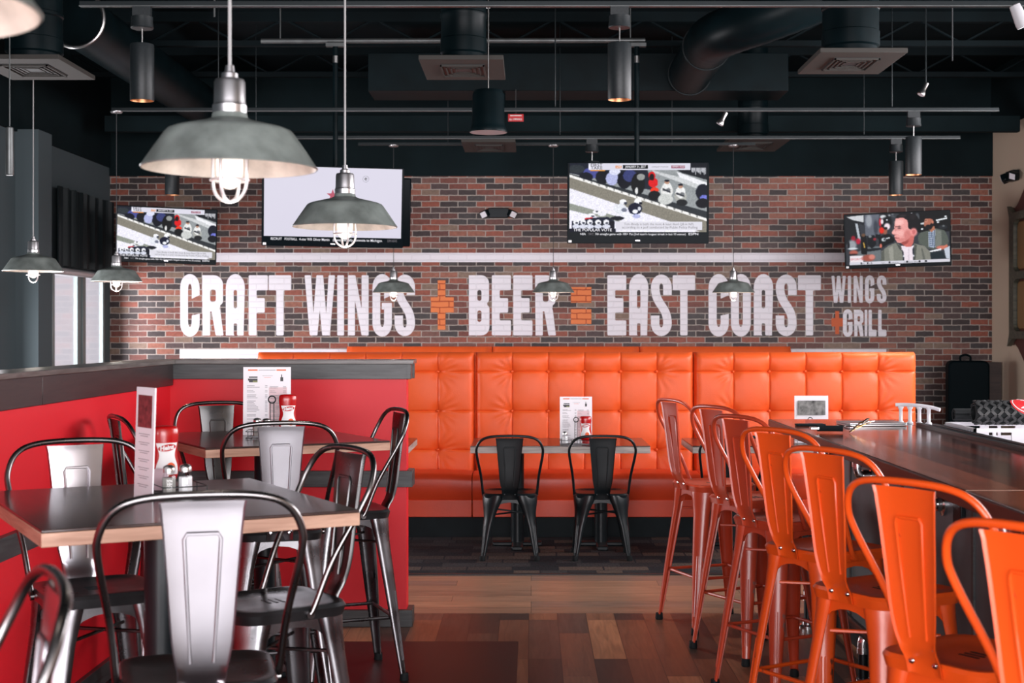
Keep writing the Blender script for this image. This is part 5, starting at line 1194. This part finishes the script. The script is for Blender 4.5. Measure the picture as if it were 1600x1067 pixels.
def pic_man():
    p = Pic((64, 66, 72))
    def T(pts): return [((x - 135) / 1370, (y - 148) / 690) for x, y in pts]
    def PL(col, *pts): p.poly(T(pts), col)
    def SO(col, x, y, rx, ry, k=1.0): p.soft((x - 135) / 1370, (y - 148) / 690, rx / 1370, ry / 690, col, k)
    # hall behind
    PL((34, 36, 40), (130, 150), (300, 150), (340, 430), (130, 560)); PL((196, 198, 202), (150, 165), (380, 150), (380, 250), (230, 210)); PL((40, 42, 48), (230, 215), (385, 250), (380, 290))
    PL((176, 182, 190), (265, 260), (300, 265), (335, 500), (305, 510)); PL((104, 108, 118), (390, 150), (590, 150), (590, 450), (400, 440)); SO((150, 154, 162), 450, 230, 40, 90); SO((70, 74, 84), 540, 330, 30, 100)
    PL((14, 16, 20), (760, 150), (1510, 130), (1510, 420), (1100, 420), (900, 300)); PL((222, 226, 230), (1330, 255), (1480, 230), (1480, 250), (1335, 275)); PL((200, 204, 208), (1130, 290), (1190, 285), (1190, 310), (1130, 312))
    for x, y in ((720, 170), (770, 145), (930, 140), (1010, 150), (1060, 190), (1360, 290), (1430, 345), (1460, 215), (1150, 375)): SO((225, 228, 232), x, y, 16, 12)
    SO((90, 94, 100), 800, 170, 60, 30, .7); SO((130, 134, 140), 1090, 210, 30, 60, .6); SO((60, 64, 68), 1420, 360, 60, 30, .7)
    # left crowd
    SO((150, 36, 54), 235, 470, 30, 40); SO((176, 40, 66), 300, 510, 32, 40); SO((150, 154, 160), 215, 560, 60, 70); SO((30, 32, 38), 170, 560, 16, 60); PL((110, 116, 120), (420, 600), (600, 590), (600, 800), (180, 800), (200, 700)); PL((34, 38, 44), (420, 620), (600, 610), (600, 640), (420, 660))
    PL((16, 18, 22), (335, 440), (410, 430), (425, 620), (410, 700), (340, 690)); SO((110, 84, 66), 372, 428, 26, 24); PL((196, 160, 80), (362, 530), (380, 530), (392, 600), (378, 610)); PL((22, 26, 32), (425, 440), (520, 430), (540, 560), (480, 620), (425, 560)); SO((130, 134, 138), 460, 450, 22, 18); PL((26, 28, 34), (530, 420), (600, 430), (590, 500), (535, 470)); SO((150, 50, 60), 520, 490, 20, 20)
    SO((200, 206, 212), 225, 610, 66, 14); SO((170, 100, 88), 235, 665, 56, 34); SO((60, 40, 40), 230, 690, 60, 10)
    # mascot style helmet behind
    SO((18, 20, 24), 668, 265, 84, 108); SO((224, 226, 230), 640, 185, 40, 26, .9); SO((20, 22, 26), 680, 250, 60, 60); SO((190, 50, 66), 600, 260, 16, 60); SO((226, 214, 220), 625, 250, 18, 36); SO((228, 212, 220), 690, 320, 40, 46); SO((226, 230, 236), 690, 230, 12, 10)
    # person in dark shirt and red cap
    PL((12, 14, 18), (575, 470), (650, 430), (720, 425), (790, 500), (770, 540), (690, 570), (600, 620), (575, 580)); SO((150, 100, 82), 660, 385, 30, 46); SO((212, 52, 34), 615, 370, 32, 46); SO((30, 26, 28), 670, 345, 24, 18); SO((190, 196, 200), 640, 500, 30, 26); SO((60, 64, 68), 650, 498, 12, 14); SO((206, 120, 104), 600, 585, 16, 30); PL((210, 214, 218), (675, 478), (720, 470), (720, 486), (676, 494))
    # man at the right
    PL((92, 98, 92), (1095, 470), (1130, 420), (1240, 400), (1330, 372), (1440, 405), (1480, 480), (1495, 560), (1480, 610), (1310, 660), (1230, 650), (1100, 570)); PL((120, 124, 118), (1330, 390), (1400, 410), (1400, 600), (1320, 640)); PL((190, 198, 212), (1228, 425), (1322, 384), (1312, 645), (1232, 625))
    for k in range(4): PL((64, 78, 104), (1240 + 22 * k, 420 - 8 * k), (1249 + 22 * k, 418 - 8 * k), (1247 + 20 * k, 640), (1239 + 20 * k, 640))
    for k in range(7): PL((90, 104, 128), (1230, 440 + 28 * k), (1315, 430 + 28 * k), (1315, 438 + 28 * k), (1230, 448 + 28 * k))
    PL((172, 116, 92), (1238, 380), (1310, 335), (1322, 385), (1270, 425)); PL((170, 112, 94), (1192, 235), (1182, 270), (1172, 318), (1192, 350), (1250, 345), (1305, 300), (1290, 232)); SO((196, 140, 120), 1205, 262, 22, 26, .8)
    PL((34, 28, 28), (1190, 335), (1222, 318), (1250, 322), (1285, 285), (1312, 320), (1262, 392), (1212, 366)); PL((24, 22, 24), (1188, 232), (1210, 200), (1270, 196), (1325, 215), (1330, 290), (1302, 300), (1290, 250), (1240, 226)); SO((190, 126, 104), 1290, 285, 14, 24); PL((40, 32, 32), (1185, 258), (1212, 254), (1212, 262), (1186, 266))
    SO((196, 120, 108), 1400, 640, 70, 26); PL((196, 120, 100), (1360, 650), (1470, 600), (1485, 628), (1400, 668)); PL((226, 228, 232), (1240, 682), (1392, 652), (1394, 676), (1250, 698)); PL((38, 50, 56), (1250, 704), (1415, 694), (1450, 790), (1258, 790)); PL((186, 192, 204), (1430, 660), (1510, 620), (1510, 800), (1455, 790))
    # man in front
    PL((128, 129, 121), (590, 830), (608, 660), (700, 588), (800, 550), (880, 600), (900, 700), (890, 830)); PL((132, 132, 124), (1010, 830), (1040, 570), (1180, 612), (1245, 690), (1258, 830)); PL((96, 98, 92), (600, 690), (640, 630), (640, 830), (594, 830)); PL((150, 150, 142), (700, 620), (760, 590), (770, 830), (720, 830)); PL((84, 86, 82), (800, 556), (880, 606), (905, 700), (850, 650)); PL((90, 92, 86), (1050, 575), (1075, 600), (1050, 830), (1020, 830)); PL((104, 106, 100), (1130, 640), (1150, 640), (1190, 830), (1160, 830))
    PL((226, 214, 222), (868, 596), (1000, 612), (1036, 590), (1030, 830), (905, 830)); PL((206, 192, 202), (960, 640), (975, 640), (970, 830), (955, 830)); PL((40, 44, 54), (880, 640), (900, 690), (908, 830), (890, 830)); PL((54, 58, 68), (1018, 640), (1040, 600), (1036, 800), (1020, 830)); SO((220, 222, 230), 898, 740, 8, 14); SO((220, 222, 230), 1030, 740, 8, 14)
    PL((196, 112, 106), (860, 556), (960, 505), (1010, 450), (1050, 450), (1030, 560), (1002, 612), (930, 612)); PL((160, 84, 80), (860, 556), (960, 512), (985, 480), (960, 560), (900, 590))
    PL((222, 158, 154), (806, 215), (792, 290), (784, 330), (788, 352), (748, 408), (756, 428), (790, 440), (782, 466), (792, 480), (790, 500), (806, 520), (816, 546), (850, 556), (930, 530), (990, 480), (1010, 450), (1000, 370), (968, 352), (962, 245), (900, 206))
    SO((238, 188, 184), 850, 270, 60, 40, .8); SO((234, 178, 174), 800, 400, 40, 40, .7); SO((238, 186, 182), 870, 420, 40, 40, .6); SO((196, 118, 114), 960, 450, 50, 70, .7); SO((190, 112, 108), 880, 515, 70, 26, .5); SO((186, 116, 114), 800, 370, 14, 24, .5)
    PL((96, 66, 66), (795, 326), (860, 318), (880, 330), (800, 338)); SO((84, 60, 62), 850, 350, 26, 9, .9); SO((180, 110, 110), 845, 372, 30, 8, .5); PL((150, 80, 84), (785, 476), (850, 484), (845, 492), (790, 490)); SO((170, 100, 98), 790, 438, 22, 8, .6)
    PL((30, 26, 28), (806, 215), (820, 178), (880, 150), (990, 142), (1075, 175), (1118, 250), (1112, 345), (1082, 372), (1050, 362), (1000, 376), (972, 362), (966, 250), (902, 208), (850, 200)); SO((74, 66, 68), 900, 180, 50, 16, .6); SO((60, 54, 56), 1030, 200, 40, 40, .4)
    SO((222, 146, 144), 1038, 412, 46, 56); SO((190, 108, 108), 1040, 412, 22, 34, .8)
    p.noise(.06); p.grade(1.18)
    # lower band
    p.rect(.035, .82, .165, .945, (236, 226, 232)); p.soft(.215, .87, .06, .07, (160, 80, 66)); p.soft(.25, .85, .03, .05, (210, 130, 116)); p.rect(0.03, .945, 1, 1.0, (214, 212, 222))
    for a_, b_ in ((.14, .15), (.2, .215), (.24, .245), (.41, .43), (.58, .60), (.70, .72), (.76, .78)): p.rect(a_, .955, b_, .99, (40, 42, 50))
    return p.a
EM = 1.0
def screen_mat():
    m, t, b = newmat('screen_picture'); a = N(t, 'ShaderNodeVertexColor', layer_name='picture')
    b.inputs['Base Color'].default_value = (.004, .005, .006, 1); b.inputs['Roughness'].default_value = .12; b.inputs['Specular IOR Level'].default_value = .02
    t.links.new(a.outputs['Color'], b.inputs['Emission Color']); b.inputs['Emission Strength'].default_value = EM; return m
M['screen'] = screen_mat()
M['gloss_black'] = mat('gloss_black_bezel', (0.003, 0.006, 0.008, 1), 0.12, spec=0.02)
for nm, c in (('e_white', (.85, .84, .9, 1)), ('e_dark', (.01, .012, .016, 1)), ('e_grey', (.12, .11, .13, 1)), ('e_red', (.55, .03, .05, 1)), ('e_star', (.42, .02, .07, 1))): M[nm] = emis(nm.replace('e_', 'screen_ink_'), c, EM)
def television(name, center, w_, h_, rot, pic, texts, label, bezel=(.018, .022, .018, .075), arm=None):
    """center of the whole panel; rot = euler; texts: (string, x, y, height, width, material) in screen fractions, y down"""
    r = empty(name, center, 0, label, 'television', 'televisions on the back wall'); r.rotation_euler = rot
    l_, t_, rr_, bt = bezel
    b = MB(); b.prism(rrect(-w_ / 2, w_ / 2, -h_ / 2, h_ / 2, .012, 3), 0, .05, 'y'); b.prism(rrect(-w_ * .36, w_ * .36, -h_ * .36, h_ * .3, .03, 3), .05, .075, 'y'); b.build('casing', M['gloss_black'], r, bevel=.004)
    x0, x1, z0, z1 = -w_ / 2 + l_, w_ / 2 - rr_, -h_ / 2 + bt, h_ / 2 - t_
    xs = np.linspace(x0, x1, SW + 1); zs = np.linspace(z1, z0, SH + 1)
    vs = [(x, -.002, z) for z in zs for x in xs]; fs = [(j * (SW + 1) + i, (j + 1) * (SW + 1) + i, (j + 1) * (SW + 1) + i + 1, j * (SW + 1) + i + 1) for j in range(SH) for i in range(SW)]
    b = MB(); b.add(vs, fs); o = b.build('screen', M['screen'], r, smooth=0); me = o.data
    a = pic; lin = np.where(a <= .04045, a / 12.92, ((a + .055) / 1.055) ** 2.4)
    col = np.ones((SH * SW, 4)); col[:, :3] = lin.reshape(-1, 3); cl = me.color_attributes.new('picture', 'FLOAT_COLOR', 'CORNER')
    cl.data.foreach_set('color', np.repeat(col, 4, 0).astype(np.float32).ravel())
    sw, sh = x1 - x0, z1 - z0
    for q, x, y, hh, ww, mi in texts:
        b = MB(); v2, f2 = text2d(q, hh * sh * 1.4, .012 * hh * sh if mi != 'e_grey' else 0.0, width=ww * sw)
        b.add([(x0 + x * sw + v[0], -.0035, z1 - y * sh + v[1]) for v in v2], f2); b.build('caption', M[mi], o, smooth=0)
    b = MB(); b.box(-w_ / 2 + .012, -w_ / 2 + .04, -.002, .0, -h_ / 2 + .008, -h_ / 2 + .028); b.build('sticker', M['white_ink'], r)
    b = MB(); b.box(-.02, .02, -.002, .0, -h_ / 2 + .022, -h_ / 2 + .030); b.build('badge', M['aluminium'], r)
    b = MB(); b.box(-.06, .06, .073, .112, -.10, .10)
    if arm == 'wall': b.box(-.04, .04, .095, 1.262, -.03, .03)
    b.build('mount', M['black_duct'], r)
    if arm == 'pole':
        inv = (Matrix.Translation(center) @ r.rotation_euler.to_matrix().to_4x4()).inverted()
        px, D, z0p, z1p = center[0], 12.4, center[2] - .05, PZ(63.5, 12.4) - .024
        parts = []
        b = MB(); b.lathe([(.022, z0p), (.022, z1p)], 16, 0, (px, D, 0)); parts.append(b.build('ceiling_pole', M['black_duct'], r))
        b = MB(); b.box(px - .08, px + .08, D - .03, D + .03, z1p - .03, z1p); parts.append(b.build('pole_clamp', M['strut'], r))
        b = MB(); b.lathe([(.024, z1p - .17), (.024, z1p - .11)], 16, 0, (px, D, 0)); parts.append(b.build('pole_collar', M['steel'], r))
        for q in parts: q.matrix_parent_inverse = inv
    return r, o, (x0, x1, z0, z1)
GT = [('FIRST', .155, .045, .045, .085, 'e_dark'), ('TAKE', .155, .088, .045, .085, 'e_dark'), ('LIVE', .343, .062, .03, .032, 'e_white'), ('JANUARY 31, 2017', .405, .064, .035, .15, 'e_white'),
      ('HARDEST WORKER', .60, .060, .02, .12, 'e_grey'), ('VIEWER\'S VOICE', .745, .060, .024, .09, 'e_white'),
      ('THE POPULAR VOTE', .03, .99, .042, .28, 'e_white'), ('Tom Brady is both the most & least liked QB in NFL', .40, .902, .036, .51, 'e_grey'), ('according to a poll conducted by Public Policy Polling', .385, .948, .036, .55, 'e_grey'),
      ('NBA', .08, 1.045, .03, .04, 'e_white'), ('SEC', .14, 1.045, .03, .04, 'e_grey'), ('7th straight game with 100+ Pts (2nd team\'s longest streak in last 10 season)', .19, 1.045, .03, .66, 'e_white'), ('ESPN', .87, 1.045, .034, .07, 'e_white')]
D = 12.4
game = pic_game()
cx, cz = (885 + 1106) / 2, (255.5 + 383) / 2
wR = 221 * D / F; hR = 127 * D / F
television('television', (PX(995, D), D - .13, PZ(319, D)), wR * .99, hR * .99, (math.radians(3), math.radians(.3), math.radians(-3)), game, GT, 'middle right television showing a football game under a FIRST TAKE banner', bezel=(.02, .012, .02, .10), arm='pole')
wt = [('RECRUIT', .05, 1.055, .036, .08, 'e_white'), ('FOOTBALL', .15, 1.055, .036, .09, 'e_white'), ('4-star WR Oliver Martin', .255, 1.055, .036, .22, 'e_white'), ('(Iowa) verbally commits to Michigan', .50, 1.055, .036, .36, 'e_white'), ('ESPN NEWS', .90, 1.055, .036, .07, 'e_grey'), ('e', .725, .17, .06, .018, 'e_dark')]
r, scr, (x0, x1, z0, z1) = television('television', (PX(524, D), D - .13, PZ(325, D)), 1.215, .695, (math.radians(7), math.radians(.6), math.radians(9)), pic_white(), wt, 'television with a plain white screen behind the hanging lamp', bezel=(.02, .012, .02, .085), arm='pole')
b = MB(); sw, sh = x1 - x0, z1 - z0; sc_ = [(x0 + .495 * sw + (.055 if i % 2 == 0 else .022) * math.sin(i * PI / 5), z1 - .40 * sh + (.055 if i % 2 == 0 else .022) * math.cos(i * PI / 5)) for i in range(10)]
b.prism(sc_, -.0045, -.0035, 'y')
b2 = MB(); b2.box(.30, .672, .052, .16, -.335, .26); b2.build('rear_housing', M['gloss_black'], r, bevel=.01)
c = b.build('star', M['e_star'], scr, smooth=0)
b = MB()
for k in range(16): a = 2 * PI * k / 16; b.prism(arc(x0 + .734 * sw + .026 * math.cos(a), z1 - .152 * sh + .026 * math.sin(a), .0025, .0025, 0, 360, 8)[:-1], -.0045, -.0035, 'y')
b.build('dotted_ring', M['e_dark'], scr, smooth=0)
D = 14.55
television('television', (PX(260.5, D), D, PZ(367.5, D)), 1.005, .575, (math.radians(2), math.radians(1.5), math.radians(14)), game, [t for t in GT if t[0] not in ('HARDEST WORKER',)], 'leftmost television, showing the same football game, beside the curtain', bezel=(.014, .014, .014, .055), arm='wall')
MT = [('SPORTS', .04, .905, .04, .12, 'e_red'), ('NFL', .14, .988, .018, .04, 'e_dark'), ('ATL', .22, .988, .018, .04, 'e_dark'), ('DAL', .34, .988, .018, .04, 'e_dark'), ('PITTSBURGH', .41, .988, .018, .10, 'e_dark'), ('GREEN BAY', .56, .988, .018, .15, 'e_dark')]
television('television', (PX(1402, D), D, PZ(374.5, D)), 1.06, .565, (math.radians(4), math.radians(-1.6), math.radians(-12)), pic_man(), MT, 'rightmost television showing a man in a grey jacket', bezel=(.016, .016, .016, .04), arm='wall')
